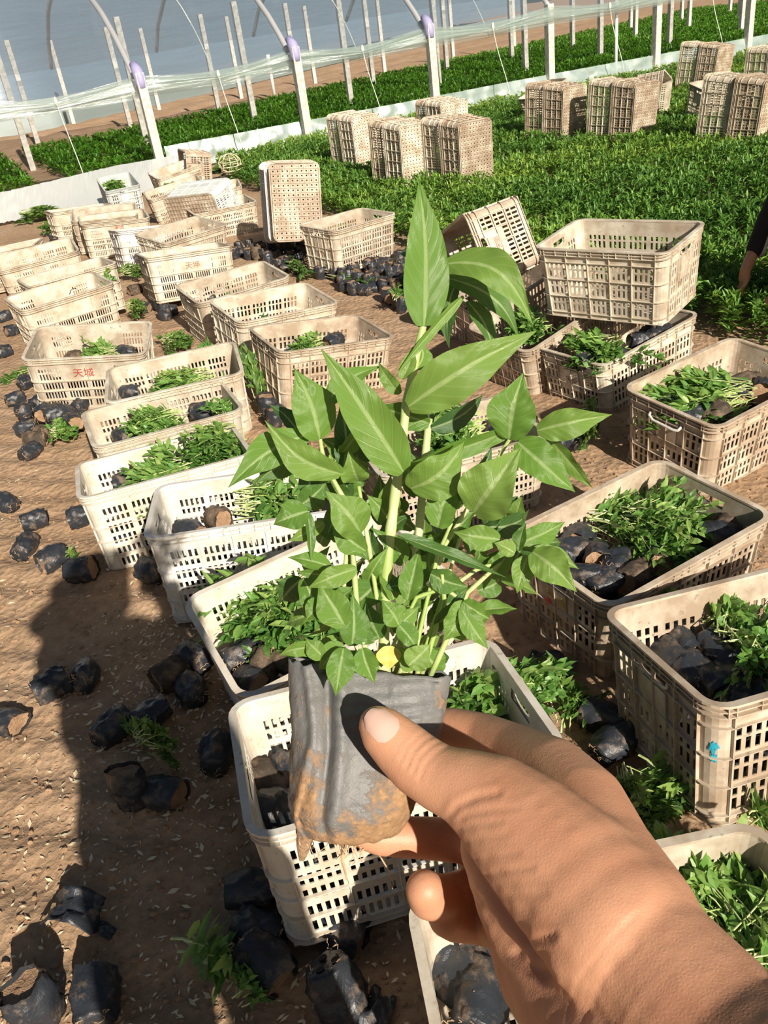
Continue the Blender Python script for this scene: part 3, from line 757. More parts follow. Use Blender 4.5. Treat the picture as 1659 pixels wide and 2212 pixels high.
LAB = {
 'L5': ('fine', M_CREAM, 'cream crate with red characters on its long side, beside the heap of black pots'),
 'L6': ('full', M_CREAM, 'cream crate in front of the red-lettered crate, tall sprig sticking up in it'),
 'L7': ('full', M_CREAM, 'cream crate wedged in the left column, round bunch of seedlings at its centre'),
 'L8': ('full', M_OFFW, 'off-white crate in the left column half crossed by the big shadow, two bunches inside'),
 'L9': ('full', M_WHITE, 'cleanest white crate, left of the held plant, holding a pale bunch of stems'),
 'L10': ('full', M_OFFW, 'pinkish cream crate left of the held pot, dark seedlings and black pots inside'),
 'L11': ('full', M_OFFW, 'large near crate directly behind the held pot and fingers, partly shaded'),
 'F1': ('full', M_CREAM, 'nearest crate at the bottom edge, under the wrist and forearm'),
 'L4': ('fine', M_CREAM, 'cream crate with a blank label panel at the left, small sprig in its right end'),
 'L3': ('full', M_CREAM, 'cream crate directly behind the one with the blank label panel at the left'),
 'L2': ('full', M_CREAM, 'crate cut by the left edge of the photo, second from the back there'),
 'L1': ('fine', M_CREAM, 'rearmost crate cut by the left edge of the photo'),
 'M1': ('fine', M_CREAM, 'crate at the back left nearest to the glare-white film skirt'),
 'M2': ('full', M_CREAM, 'crate in front of the crate nearest the bright film skirt'),
 'M3': ('fine', M_CREAM, 'crate with a red smear near its rim at the back left'),
 'M4': ('fine', M_WHITE, 'narrow whiter crate between the red-smeared crate and the bright greens'),
 'M5': ('coarse', M_CREAM, 'crate with a bright green bunch, above the faded-lettered crate'),
 'M6': ('fine', M_CREAM, 'crate with faded brown characters on its long side in the left middle'),
 'M7': ('full', M_CREAM, 'tan crate just left of the upright pair of crates'),
 'M8': ('full', M_CREAM, 'crate with small greens under the bluish overturned crate'),
 'M9': ('fine', M_BLUISH, 'bluish crate lying on its side with its brown grid floor showing'),
 'M10': ('coarse', M_BLUISH, 'bluish white crate with bright greens in front of the film skirt'),
 'M11': ('fine', M_CREAM, 'crate at the back between the bluish white and the overturned brown crate'),
 'M13': ('fine', M_CREAM, 'crate behind the bluish overturned crate, only its right end showing'),
 'C1': ('full', M_CREAM, 'rear crate of the central group of three, with one sprig lying in it'),
 'C2': ('coarse', M_CREAM, 'middle crate of the central group of three, with a small round bunch'),
 'C3': ('coarse', M_TAN, 'front crate of the central group of three, tan with greens and a black pot'),
 'C4': ('coarse', M_CREAM, 'tilted crate standing on black pots right of the upright pair of crates'),
 'V2': ('coarse', M_TAN, 'brown crate standing on its end showing its grid floor with round holes'),
 'R1': ('coarse', M_TAN, 'tipped crate with raised characters on its end, leaning left behind the held plant'),
 'R1b': ('coarse', M_TAN, 'shaded crate underneath the tipped crate with raised characters'),
 'R2': ('coarse', M_CREAM, 'large crate stacked on top of others at the upper right, empty and level'),
 'R3': ('coarse', M_CREAM, 'crate right under the big stacked crate with round bunch of seedlings'),
 'R3b': ('coarse', M_TAN, 'crate with shaded greens left of the one under the big stacked crate'),
 'R4': ('coarse', M_TAN, 'crate at the right edge with a pale handle bar and a heap of bright greens'),
 'R5': ('full', M_CREAM, 'pinkish crate mostly hidden behind the upper leaves of the held plant'),
 'R6': ('coarse', M_TAN, 'big crate right of the held plant, red dot painted on its end'),
 'R7': ('coarse', M_TAN, 'right edge crate with a turquoise paint blotch on its corner'),
}
for k, (P, ex, ez) in POSE.items():
    kd, m, lb = LAB[k]; CRATES[k] = make_crate(P, basis(ex, ez), kd, m, lb)
# the second, white crate of the upright pair, its rim showing left of the brown one
P, ex, ez = POSE['V2']; R = basis(ex, ez); CRATES['V1'] = make_crate(np.array(P)+R[:, 2]*.10-R[:, 1]*.03-R[:, 0]*.005, R, 'coarse', M_WHITE, 'whiter crate on its end with the brown grid-floored crate pushed into it')
for ch in CRATES['M9'].children:
    if ch.name.startswith('floor_grid'): ch.data = with_mat(ch.data, M_TAN); ch['label'] = 'brown grid floor'
# overturned brown crate at the back
T = at(405, 332, .42); R = basis((-.30, .95, .0), (-.93, -.33, .16)); CRATES['M12'] = make_crate(T+np.array([.22, -.02, -.2]), R, 'coarse', M_TAN, 'brown crate lying on its side at the back against the film skirt')
# crates standing on end in the field
def stand(px, py, ez, lean=.0, top=.66, toff=(0, 0, 0)):
    R = basis((lean, -lean*.3, 1), ez); T = at(px, py, top); return T-R[:, 0]*CL*TP/2+np.array(toff), R
def stack(key, px, py, ez, n, lean, step, labels, kind, ms, group=None, top=.66):
    P, R = stand(px, py, ez, lean, top)
    for i in range(n):
        CRATES[key+str(i)] = make_crate(P+R[:, 2]*step*i+R[:, 0]*.004*i, R, kind, ms[i % len(ms)], labels[i], group)
E1 = (-.44, .90, 0); E2 = (-.52, .85, 0)
stack('A6', 1026, 261, E1, 2, .02, .335, ['front right upright crate of the middle field stack, dotted tan floor facing out', 'upright crate just left of the dotted tan floor in the middle field stack'], 'coarse', [M_TAN, M_CREAM], 'crates stood on end in the field')
stack('A4', 898, 268, E1, 2, .03, .30, ['upright crate with half shaded dotted floor, centre of the middle field stack', 'upright slatted crate left of the half shaded one in the middle field stack'], 'coarse', [M_CREAM, M_TAN], 'crates stood on end in the field')
stack('A2', 789, 250, E1, 2, .0, .30, ['upright crate with slotted floor near the left end of the middle field stack', 'leftmost upright crate of the middle field stack, its side in shade'], 'coarse', [M_CREAM, M_CREAM], 'crates stood on end in the field')
stack('A7', 980, 218, E1, 2, .0, .22, ['pale crate standing alone behind the middle field stack', 'crate nested behind the pale one at the back of the middle field stack'], 'coarse', [M_CREAM, M_TAN], 'crates stood on end in the field')
stack('B4', 1400, 178, E2, 2, .06, .34, ['leaning upright crate with cracked tan floor, right of the far field stack', 'upright crate just left of the cracked tan floor in the far field stack'], 'coarse', [M_TAN, M_CREAM], 'crates stood on end in the field')
stack('B2', 1243, 185, E2, 2, .05, .30, ['upright crate with a shaded floor at the left of the far field stack', 'leftmost upright crate of the far field stack'], 'coarse', [M_TAN, M_TAN], 'crates stood on end in the field')
stack('C2', 1682, 170, E2, 2, .08, .36, ['tan floored upright crate at the right edge in the near right field stack', 'leaning upright crate left in the near right field stack'], 'coarse', [M_TAN, M_CREAM], 'crates stood on end in the field')
stack('D2', 1571, 97, E2, 2, .10, .34, ['upright crate with plain tan floor in the top right field stack', 'slatted upright crate at the left of the top right field stack'], 'coarse', [M_TAN, M_CREAM], 'crates stood on end in the field')
stack('E2', 1682, 103, E2, 1, .02, .3, ['upright crate cut by the top right edge of the photo'], 'coarse', [M_CREAM], 'crates stood on end in the field')
for key, (px, py, z), ez, ex, lb in (('B5', (1215, 176, .45), (-.3, -.1, .9), (.9, .4, .3), 'crate with a white rim lying on top behind the far field stack'),
        ('B6', (1425, 178, .42), (.8, -.5, .2), (.2, .3, .9), 'crate whose pale rim shows at the right rear of the far field stack'),
        ('C5', (1600, 165, .45), (-.2, -.3, .9), (.95, .3, .0), 'crate with a long pale rim lying behind the near right field stack')):
    R = basis(ex, ez); q = at(px, py, z+.1)+ND*.35; q[2] = .16 if key != 'B6' else .28
    CRATES[key] = make_crate(q, R, 'coarse', M_CREAM, lb)

# painted characters and marks
def text(body, size, m, parent, loc, rot, name='painted_characters', lab=None, ext=.0004):
    c = bpy.data.curves.new(name, 'FONT'); c.body = body; c.size = size; c.extrude = ext; c.align_x = 'CENTER'; c.align_y = 'CENTER'; c.materials.append(m)
    t = bpy.data.objects.new(name, c); COL.objects.link(t); dg = bpy.context.evaluated_depsgraph_get(); me = bpy.data.meshes.new_from_object(t.evaluated_get(dg)); bpy.data.objects.remove(t)
    me.materials.clear(); me.materials.append(m); o = link(name, me, parent); o.location = loc; o.rotation_euler = rot
    if lab: o['label'] = lab
    return o
zt = lambda z: TP+(1-TP)*z/CH
def front_text(k, s, size, m, lab, x=0, z=.228): text(s, size, m, CRATES[k], (x, -CW/2*zt(z)-.0016, z), (math.radians(90)+.045, 0, 0), lab=lab)
front_text('L5', '天城', .055, M_RED, 'two red painted characters', -.02)
front_text('M6', '天坤', .055, M_BROWNP, 'two faded brown characters', 0)
front_text('M3', '天城', .045, M_RED, 'red painted mark under the rim', .02, .262)
front_text('R4', '天城', .040, M_RED, 'small red characters', .12, .262)
def end_text(k, s, size, m, lab, y=0, z=.2, sx=-1, roll=0, off=.0065):
    text(s, size, m, CRATES[k], (sx*(CL/2*zt(z)+off), y, z), (math.radians(90)+.067, roll, math.radians(-90 if sx < 0 else 90)), lab=lab)
end_text('R6', '业', .035, M_YELP, 'yellow painted character', .018, .225); end_text('R6', '夫', .035, M_YELP, 'brown yellow character', -.028, .215)
b = MB(); b.tube([(-CL/2*zt(.2)-.0058, .028, .188), (-CL/2*zt(.2)-.0068, .028, .188)], .012, 20); b.build('red_dot', mat('bright_red_paint', (.6, .03, .03), .5)[0], CRATES['R6'])
end_text('R1', '宋丽', .034, M_BROWNP, 'raised characters on the name panel', 0, .2); end_text('R3', '天山', .034, M_BROWNP, 'faint pattern of characters', 0, .2)
b = MB()
cx, cy, rr_ = -CL/2+.045, -CW/2+.045, .045
for (z0, z1, a0, a1) in ((.205, .222, 215, 232), (.19, .207, 219, 228), (.172, .19, 217, 233), (.21, .216, 228, 238), (.20, .212, 212, 220)):
    s = zt((z0+z1)/2); v = []
    for k in range(7):
        a = math.radians(a0+(a1-a0)*k/6)
        for z in (z0+.003*math.sin(k*2.1), z1-.004*math.sin(k*1.7)):
            v.append(((cx+(rr_+.0022)*math.cos(a))*s, (cy+(rr_+.0022)*math.sin(a))*s, z))
    b.add(v, [(2*k, 2*k+2, 2*k+3, 2*k+1) for k in range(6)])
b.build('turquoise_paint', M_TURQ, CRATES['R7'])['label'] = 'turquoise paint blotch'
# the pale handle bar of the right edge crate
b = MB(); z = .262; x = -CL/2*zt(z)
b.tube([(x-.004, .075, z+.012), (x-.018, .07, z+.004), (x-.020, .05, z-.008), (x-.020, -.045, z-.010), (x-.016, -.062, z-.006), (x-.004, -.066, z+.006)], .0055, 8)
b.build('handle_bar', M_WHITE, CRATES['R4'], True)['label'] = 'pale handle bar'
# ---------------------------------------------------------------- bagged pots
def pot_parts(seed, flat=1.0, openend=True):
    r = random.Random(seed); nk, nh = 30, 18; V = []; H = .088; rad = .036
    ph = r.uniform(0, 6); fa = r.uniform(.72, .95)
    for j in range(nh+1):
        v = j/nh; z = v*H
        prof = (.82+.22*math.sin(min(1, v*1.7)*math.pi/2)) * (1.0 if v < .75 else 1-.16*(v-.75)/.25*r.choice((1, 1)))
        for k in range(nk):
            a = 2*math.pi*k/nk
            cr_ = .16*nz3(math.cos(a)*1.6+seed, math.sin(a)*1.6, v*2.2)-.30*abs(nz3(math.cos(a)*2.6+seed*3, math.sin(a)*2.6, v*3.1+seed))+.10+.06*nz3(math.cos(a)*6+seed, math.sin(a)*6, v*7)+(.22*(v-.8)/.2*nz3(math.cos(a)*2.2, math.sin(a)*2.2, seed+7) if v > .8 else 0)
            q = rad*prof*(1+cr_+.05*math.cos(2*a+ph))
            x = q*math.cos(a); y = q*math.sin(a)*fa
            zz = z*(1+.06*nz3(math.cos(a)*1.5, math.sin(a)*1.5, seed)) if v > .6 else z
            V.append((x, y, zz))
    idx = np.arange((nh+1)*nk).reshape(nh+1, nk); Fc = []
    for j in range(nh):
        for k in range(nk): Fc.append((int(idx[j, k]), int(idx[j, (k+1) % nk]), int(idx[j+1, (k+1) % nk]), int(idx[j+1, k])))
    # closed, dented bottom
    c = len(V); V.append((0, 0, .004))
    for k in range(nk): Fc.append((int(idx[0, (k+1) % nk]), int(idx[0, k]), c))
    bag = mesh('bag', V, Fc, M_BAG, True)
    S = [(V[int(idx[nh-2, k])][0]*.97, V[int(idx[nh-2, k])][1]*.97, V[int(idx[nh-2, k])][2]+.002*nz3(k, seed)) for k in range(nk)]
    c = len(S); S.append((0, 0, H*.86+.006)); S += [((S[k][0])*.5+.002, S[k][1]*.5, H*.87+.004*nz3(k*.7, seed, 3)) for k in range(nk)]
    Fs = []
    for k in range(nk):
        k2 = (k+1) % nk; Fs.append((k, k2, c+1+k2, c+1+k)); Fs.append((c+1+k, c+1+k2, c))
    soil = mesh('soil_plug', S, Fs, M_CLOD, True)
    mb = MB()
    for q in range(9):
        a = r.uniform(0, 6.28); p = np.array([.025*math.cos(a), .022*math.sin(a), .002]); pts = [p]
        for _ in range(5): p = p+np.array([r.uniform(-.008, .008), r.uniform(-.008, .008), r.uniform(-.004, .002)]); pts.append(p)
        mb.tube(pts, .0006, 4, False)
    roots = mesh('roots', mb.v, mb.f, M_ROOT)
    ball = bag.copy(); ball.materials.clear(); ball.materials.append(M_ROOTBALL)
    return bag, soil, roots, ball
POTS = [pot_parts(s) for s in range(6)]
def pot(P, lying=True, yaw=None, label='', group=None, scale=1.0, ball=False, tilt=None, name='seedling_pot'):
    scale *= 1.17
    bag, soil, roots, bl = random.choice(POTS); yaw = random.uniform(0, 6.28) if yaw is None else yaw
    e = empty(name); tag(e, label, 'pot', group)
    link('bag', bl if ball else bag, e); link('soil_plug', soil, e); link('roots', roots, e)
    if lying:
        R = Matrix.Rotation(yaw, 4, 'Z') @ Matrix.Rotation(math.radians(90+random.uniform(-12, 12) if tilt is None else tilt), 4, 'Y') @ Matrix.Rotation(random.uniform(0, 6.28), 4, 'Z')
        off = R.to_3x3() @ Vector((0, 0, -.044*scale)); z = .030*scale
        e.matrix_world = Matrix.Translation(Vector(P)+off+Vector((0, 0, z))) @ R @ Matrix.Scale(scale, 4)
    else:
        R = Matrix.Rotation(yaw, 4, 'Z') @ Matrix.Rotation(math.radians(random.uniform(-14, 14)), 4, 'X')
        e.matrix_world = Matrix.Translation(Vector(P)) @ R @ Matrix.Scale(scale, 4)
    return e
def g_at(px, py, z=0.0):
    p = at(px, py, z); p[2] = z if z else gh(p[0], p[1]); return p
# single pots on the soil: (px, py, lying, label)
ONE = [
 (14, 1092, 1, 'black pot at the left edge above the crumpled upright one'), (78, 1132, 1, 'large crumpled black pot with a long shadow left of the off-white crate'),
 (56, 1190, 1, 'flattened dusty black pot above the shiny lying one at the left'), (120, 1221, 1, 'shiny ribbed black pot lying on its side, left of the squarish one'),
 (180, 1247, 1, 'squarish black pot alone just above the top of the big shadow'), (180, 1126, 1, 'black pot touching the left corner of the off-white crate'),
 (68, 983, 1, 'pointed black pot below the heap of pots'), (34, 866, 1, 'flattened black bag with dangling strings left of the heap'),
 (58, 834, 1, 'black pot beside the lower left corner of the red-lettered crate'), (18, 1572, 1, 'wide black pot at the left edge halfway down'),
 (118, 1498, 1, 'torn pot at the elbow of the shadow, its tip in sunlight'), (190, 1472, 1, 'pot lying end to end with the torn one at the shadow edge'),
 (248, 1586, 1, 'pointed bluish pot lying in the shadow left of another'), (332, 1560, 1, 'broad bluish pot lying in the shadow, right of the pointed one'),
 (290, 1735, 0, 'closed pot standing in the shadow beside the open one'), (358, 1727, 1, 'open empty looking pot in the shadow beside the standing one'),
 (418, 1505, 1, 'pot in the shadow just left of the pinkish crate, lower of the two'), (425, 1440, 1, 'pot in the shadow against the pinkish crate, upper one'),
 (375, 1470, 1, 'brown root ball in the shadow beside the pinkish crate'), (472, 1640, 1, 'pot in the shadow at the left corner of the near crate'),
 (330, 1248, 1, 'dark pot tucked in shade between the off-white and cleanest white crates'), (215, 2165, 1, 'large bluish pot at the bottom edge, left, in shadow'),
 (95, 2200, 0, 'dark pot cut by the bottom edge near the left corner'), (545, 1940, 1, 'small dark pot by the bottom left corner of the near crate'),
 (565, 2030, 1, 'dark pot under the bottom left corner of the near crate'), (580, 2100, 1, 'bigger dark pot below the near crate, lying mouth down'),
 (738, 2020, 1, 'shiny pot peeking out from beneath the near crate'), (1305, 1568, 1, 'shiny black pot leaning on the turquoise-marked crate, upper one'),
 (1325, 1628, 1, 'dusty black pot lying below the shiny one beside the turquoise-marked crate'),
 (10, 765, 1, 'black pot at the left edge level with the red-lettered crate'), (12, 690, 1, 'black pot lying left of the crate with blank label panel, upper'), (30, 720, 1, 'black pot lying left of the crate with blank label panel, lower'),
 (293, 632, 1, 'brown root ball between the blank-panel and faded-lettered crates'), (1235, 965, 1, 'pot lying on bare soil behind the right leaf of the held plant'),
 (742, 608, 0, 'pot standing alone in front of the pot cluster under the tilted crate'), (1000, 610, 1, 'pot in shade left of the crate under the tipped one')]
for px, py, ly, lb in ONE: pot(g_at(px, py), bool(ly), None, lb, None, random.uniform(1.0, 1.12) if py > 1000 else 1.0, ball='root ball' in lb)
# bottom pot showing its drain holes
e = pot(g_at(735, 2160), True, math.radians(-60), 'upturned pot with three round drain holes at the bottom edge', None, 1.15, tilt=150)
b = MB()
for (x, y) in ((-.014, .004), (.010, .012), (.006, -.014)): b.tube([(x, y, .0005), (x, y, -.0015)], .0065, 14)
b.build('drain_hole', mat('hole_black', (.002, .002, .002), 1)[0], e)
# torn piece of bag standing in the sun at the shadow edge, and other scraps
def scrap(px, py, size, label, seed, up=.5):
    p = g_at(px, py); V = []; n = 12
    for i in range(n+1):
        for j in range(n+1):
            u, v = i/n-.5, j/n-.5
            edge = 1+.25*nz3(math.atan2(v, u)*1.3, seed)
            V.append((u*size*edge, v*size*.6*edge, size*(.12+up*(.25-u*u)*.8+.22*nz3(u*3+seed, v*3, 1)+.06*nz3(u*9, v*9, seed))))
    idx = np.arange((n+1)**2).reshape(n+1, n+1)
    Q = np.stack([idx[:-1, :-1], idx[1:, :-1], idx[1:, 1:], idx[:-1, 1:]], -1).reshape(-1, 4)
    o = link('bag_scrap', mesh('bag_scrap', V, Q, M_BAG, True)); o.location = p; o.rotation_euler.z = random.uniform(0, 6.28)
    sd = o.modifiers.new('s', 'SOLIDIFY'); sd.thickness = .0012
    tag(o, label, 'plastic scrap')
scrap(165, 1985, .13, 'torn curled piece of black bag standing in sunlight at the shadow edge', 2, 1.3)
scrap(1190, 1438, .13, 'crumpled dark grey bag scrap beside the end of the big right crate', 4, .5)
scrap(815, 2192, .09, 'torn bag scrap with a clod of soil at the bottom edge', 6, .7)
scrap(225, 2010, .05, 'small brown scrap lying in shadow beside the torn piece of bag', 8, .3)
# the heap
hp = [(70, 898), (62, 935), (92, 880), (118, 898), (150, 905), (176, 884), (186, 918), (100, 945), (140, 932), (80, 960), (170, 940), (128, 920), (105, 915), (60, 915)]
for i, (px, py) in enumerate(hp):
    p = g_at(px, py); p[2] += (.0 if i < 10 else .05); pot(p, True, None, 'one of the black pots heaped below the red-lettered crate', 'pots heaped on the soil', 1.05, ball=i in (7, 9, 3))
def cluster(name, poly, n, label, group, zlo=0, lying=.3):
    k = 0; placed = []
    xs = [p[0] for p in poly]; ys = [p[1] for p in poly]; t = 0
    while k < n and t < 4000:
        t += 1; px = random.uniform(min(xs), max(xs)); py = random.uniform(min(ys), max(ys))
        if not inpoly(np.array([px]), np.array([py]), poly)[0]: continue
        p = g_at(px, py)
        if any(np.hypot(*(p-q)[:2]) < .062 for q in placed): continue
        placed.append(p); k += 1
        pot(p, random.random() < lying, None, label, group, random.uniform(.92, 1.08), ball=random.random() < .2)
cluster('c', [(505, 560), (515, 525), (600, 540), (650, 530), (665, 560), (650, 590), (600, 585), (560, 570)], 30, 'one of the black pots crowded below the upright pair of crates', 'pots below the upright crates')
cluster('c', [(690, 605), (700, 592), (860, 560), (885, 590), (875, 640), (820, 635), (760, 640)], 40, 'one of the black pots crowded around the tilted crate', 'pots around the tilted crate')
cluster('c', [(835, 640), (870, 645), (870, 690), (840, 690)], 4, 'one of the black pots with a small seedling left of the top held leaf', 'pots with seedlings beside the field')
cluster('c', [(305, 665), (370, 650), (385, 690), (330, 690)], 6, 'one of the dusty pots left of the rear central crate', 'pots left of the central crates')
cluster('c', [(85, 520), (130, 510), (135, 545), (90, 540)], 4, 'one of the dark pots behind the crates at the left edge', 'pots behind the left edge crates')
cluster('c', [(1090, 900), (1100, 880), (1150, 930), (1150, 960)], 3, 'one of the dark pots lying behind the held leaves', 'pots behind the held leaves')
cluster('c', [(1040, 690), (1000, 650), (960, 640), (960, 690)], 3, 'one of the shaded pots left of the crate under the tipped one', 'pots in the shade of the tipped crate')
cluster('c', [(560, 890), (600, 900), (600, 930), (560, 925)], 3, 'one of the dark pots beside the end of the left column crates', 'pots between left and central crates')

# ---------------------------------------------------------------- bunches of seedlings
def bunch_mesh(seed, L=.26, Wd=.15, H=.10, nst=52, ll=.055, lw=.018, spread=.55):
    """stems start at -x and run to +x where the leaves are"""
    r = np.random.default_rng(seed); V = []; Fc = []; T = []; st = MB()
    def leaf(p, d, s, l, w, tone):
        n0 = len(V); up = np.cross(s, d); m1 = p+d*l*.3; m2 = p+d*l*.65
        V.extend([p, m1+s*w*.5+up*l*.04, m1-s*w*.5+up*l*.04, m2+s*w*.42+up*l*.03, m2-s*w*.42+up*l*.03, p+d*l-up*l*.12, m1, m2])
        Fc.extend([(n0, n0+1, n0+6), (n0, n0+6, n0+2), (n0+1, n0+3, n0+7), (n0+1, n0+7, n0+6), (n0+6, n0+7, n0+4), (n0+6, n0+4, n0+2), (n0+3, n0+5, n0+7), (n0+7, n0+5, n0+4)])
        T.extend([tone]*8)
    for i in range(nst):
        y = r.uniform(-1, 1)*Wd*.5; x0 = r.uniform(-.5, -.2)*L; z0 = r.uniform(.2, 1)*H*math.sqrt(max(.05, 1-(y/(Wd*.55))**2))
        a = r.normal(0, spread*.5)+y*2.5; ln = L*r.uniform(.6, 1.0)
        d = np.array([math.cos(a), math.sin(a), r.normal(.02, .12)]); p = np.array([x0, y*.7, z0]); pts = [p]
        for k in range(4): d = d+np.array([0, 0, -.05])+r.normal(0, .05, 3); d /= np.linalg.norm(d); p = p+d*ln/4; p[2] = max(p[2], .006); pts.append(p)
        st.tube(pts, [.0022, .002, .0018, .0015, .001], 5, False)
        for k in range(17):
            t = r.uniform(.25, 1.02)**.8*4; kk = min(int(t), 3); q = pts[kk]+(pts[kk+1]-pts[kk])*min(1, t-kk)
            el = r.uniform(-.3, .9); az = a+r.normal(0, .75); dd = np.array([math.cos(az)*math.cos(el), math.sin(az)*math.cos(el), math.sin(el)])
            sv = np.cross(dd, np.array([r.normal(0, .5), r.normal(0, .5), 1])); sv /= np.linalg.norm(sv)
            leaf(q, dd, sv, ll*r.uniform(.55, 1.15), lw*r.uniform(.7, 1.3), float(np.clip(.5+r.normal(0, .2)+.5*(q[2]/H-.6), 0, 1)))
    lf = mesh('leaves', V, Fc, M_BUNCH, False, tone=T); sm = mesh('stems', st.v, st.f, M_STEM)
    return lf, sm
BN = [bunch_mesh(s) for s in range(4)]
BW = [bunch_mesh(10+s, .20, .16, .10, 40, .048, .022, 1.6) for s in range(3)]       # rounder, broader leaved
BBIG = [bunch_mesh(20+s, .34, .26, .13, 95, .070, .022, .9) for s in range(2)]
SPR = [bunch_mesh(30+s, .20, .04, .05, 5, .05, .014, .5) for s in range(2)]
def bunch(a, b_, z, kind, label, width=None, lift_=.0, cat='seedlings', name='seedling_bunch', tilt=0.0):
    """a = pixel of the stem end, b = pixel of the leaf end, at height z"""
    A = at(a[0], a[1], z); B = at(b_[0], b_[1], z); d = B-A; L = np.linalg.norm(d[:2])
    src = random.choice({'n': BN, 'w': BW, 'b': BBIG, 's': SPR}[kind]); ref = {'n': .26, 'w': .20, 'b': .34, 's': .2}[kind]*1.05; wr = {'n': .17, 'w': .2, 'b': .28, 's': .08}[kind]
    e = empty(name); tag(e, label, cat); link('leaves', src[0], e); link('stems', src[1], e)
    if name == 'weed_tuft':
        for ch in e.children:
            if ch.name.startswith('leaves'): ch.data = ch.data.copy(); ch.data.materials.clear(); ch.data.materials.append(M_WEED)
    s = L/ref; w = s if width is None else width/wr
    c = (A+B)/2; c[2] = z-.05*min(s, 1.2)+lift_
    e.matrix_world = Matrix.Translation(Vector(c)) @ Matrix.Rotation(math.atan2(d[1], d[0]), 4, 'Z') @ Matrix.Rotation(-tilt, 4, 'Y') @ Matrix.Diagonal((s, w, min(max(w, .8), 1.2), 1))
    return e
BL = [
 ('n', (255, 772), (185, 775), .20, 'round green bunch in the red-lettered crate', .16),
 ('n', (470, 800), (340, 840), .22, 'pale bunch lying flat in the crate in front of the red-lettered one', .14),
 ('w', (460, 800), (440, 765), .22, 'tall leafy sprig in the crate in front of the red-lettered one', .10, .5),
 ('n', (405, 900), (300, 930), .21, 'oval bunch in the crate wedged in the left column', .17),
 ('s', (490, 890), (470, 875), .22, 'small tuft in the right end of the crate wedged in the left column', .1, .9),
 ('n', (450, 1000), (290, 1038), .21, 'long pale bunch in the off-white half shadowed crate', .18),
 ('n', (520, 925), (430, 990), .25, 'drooping bunch hanging in the right end of the off-white half shadowed crate', .16, .2),
 ('n', (495, 1100), (645, 1065), .20, 'bunch of pale stems in the cleanest white crate', .19),
 ('n', (655, 1075), (740, 1040), .20, 'leafy end of seedlings behind the held plant in the cleanest white crate', .19),
 ('b', (690, 1270), (530, 1370), .20, 'dark green bunch fanned out in the pinkish cream crate', .26),
 ('w', (1010, 1450), (1090, 1540), .18, 'dark glossy bunch in the near crate, right of the held pot', .22),
 ('w', (1070, 1500), (1150, 1560), .17, 'leafy bunch at the right rim of the near crate above the index finger', .13),
 ('s', (215, 620), (245, 600), .26, 'upright sprig in the crate with the blank label panel', .1, .8),
 ('s', (455, 638), (535, 618), .22, 'single sprig lying in the rear central crate', .07),
 ('w', (570, 660), (528, 672), .20, 'small round bunch in the middle central crate', .15),
 ('w', (700, 738), (635, 745), .20, 'green bunch in the front central crate', .14),
 ('s', (715, 492), (750, 482), .20, 'sprig in the tilted crate on black pots', .1),
 ('w', (420, 495), (365, 508), .22, 'bright green bunch in the crate above the faded-lettered one', .18),
 ('w', (275, 396), (235, 405), .27, 'bright green bunch in the bluish white crate', .22),
 ('s', (340, 402), (375, 390), .28, 'greens poking out beneath the bluish overturned crate', .2),
 ('s', (470, 432), (510, 425), .26, 'thin greens in the tan crate left of the upright pair', .12),
 ('w', (1345, 742), (1245, 768), .24, 'round glossy bunch in the crate under the big stacked one', .22),
 ('w', (1190, 700), (1105, 712), .24, 'shaded greens left of the crate under the big stacked one', .22),
 ('b', (1640, 850), (1420, 860), .23, 'heap of bright broad leaves in the crate with pale handle bar', .22),
 ('n', (1060, 925), (935, 955), .22, 'fine leaved greens in the pinkish crate behind the held leaves', .2),
 ('b', (1330, 1140), (1495, 1150), .20, 'large bunch of long leaves in the big right crate', .21),
 ('n', (1250, 1135), (1370, 1115), .20, 'rear spread of pale stems in the big right crate', .16),
 ('w', (1530, 1385), (1650, 1365), .21, 'bright leafy bunch in the turquoise-marked crate', .2),
 ('w', (1610, 1400), (1730, 1450), .20, 'bunch cut by the right edge in the turquoise-marked crate', .2),
 ('w', (1560, 2010), (1470, 1960), .20, 'greens in the nearest crate beside the wrist, upper', .14),
 ('b', (1620, 2080), (1640, 1900), .20, 'long leaved greens in the nearest crate at the right edge', .20),
 ('n', (1570, 2120), (1680, 2050), .19, 'pale stemmed greens in the nearest crate at the right edge, lowest', .16),
]
for q in BL:
    bunch(q[1], q[2], q[3], q[0], q[4], q[5], tilt=q[6] if len(q) > 6 else 0.0)
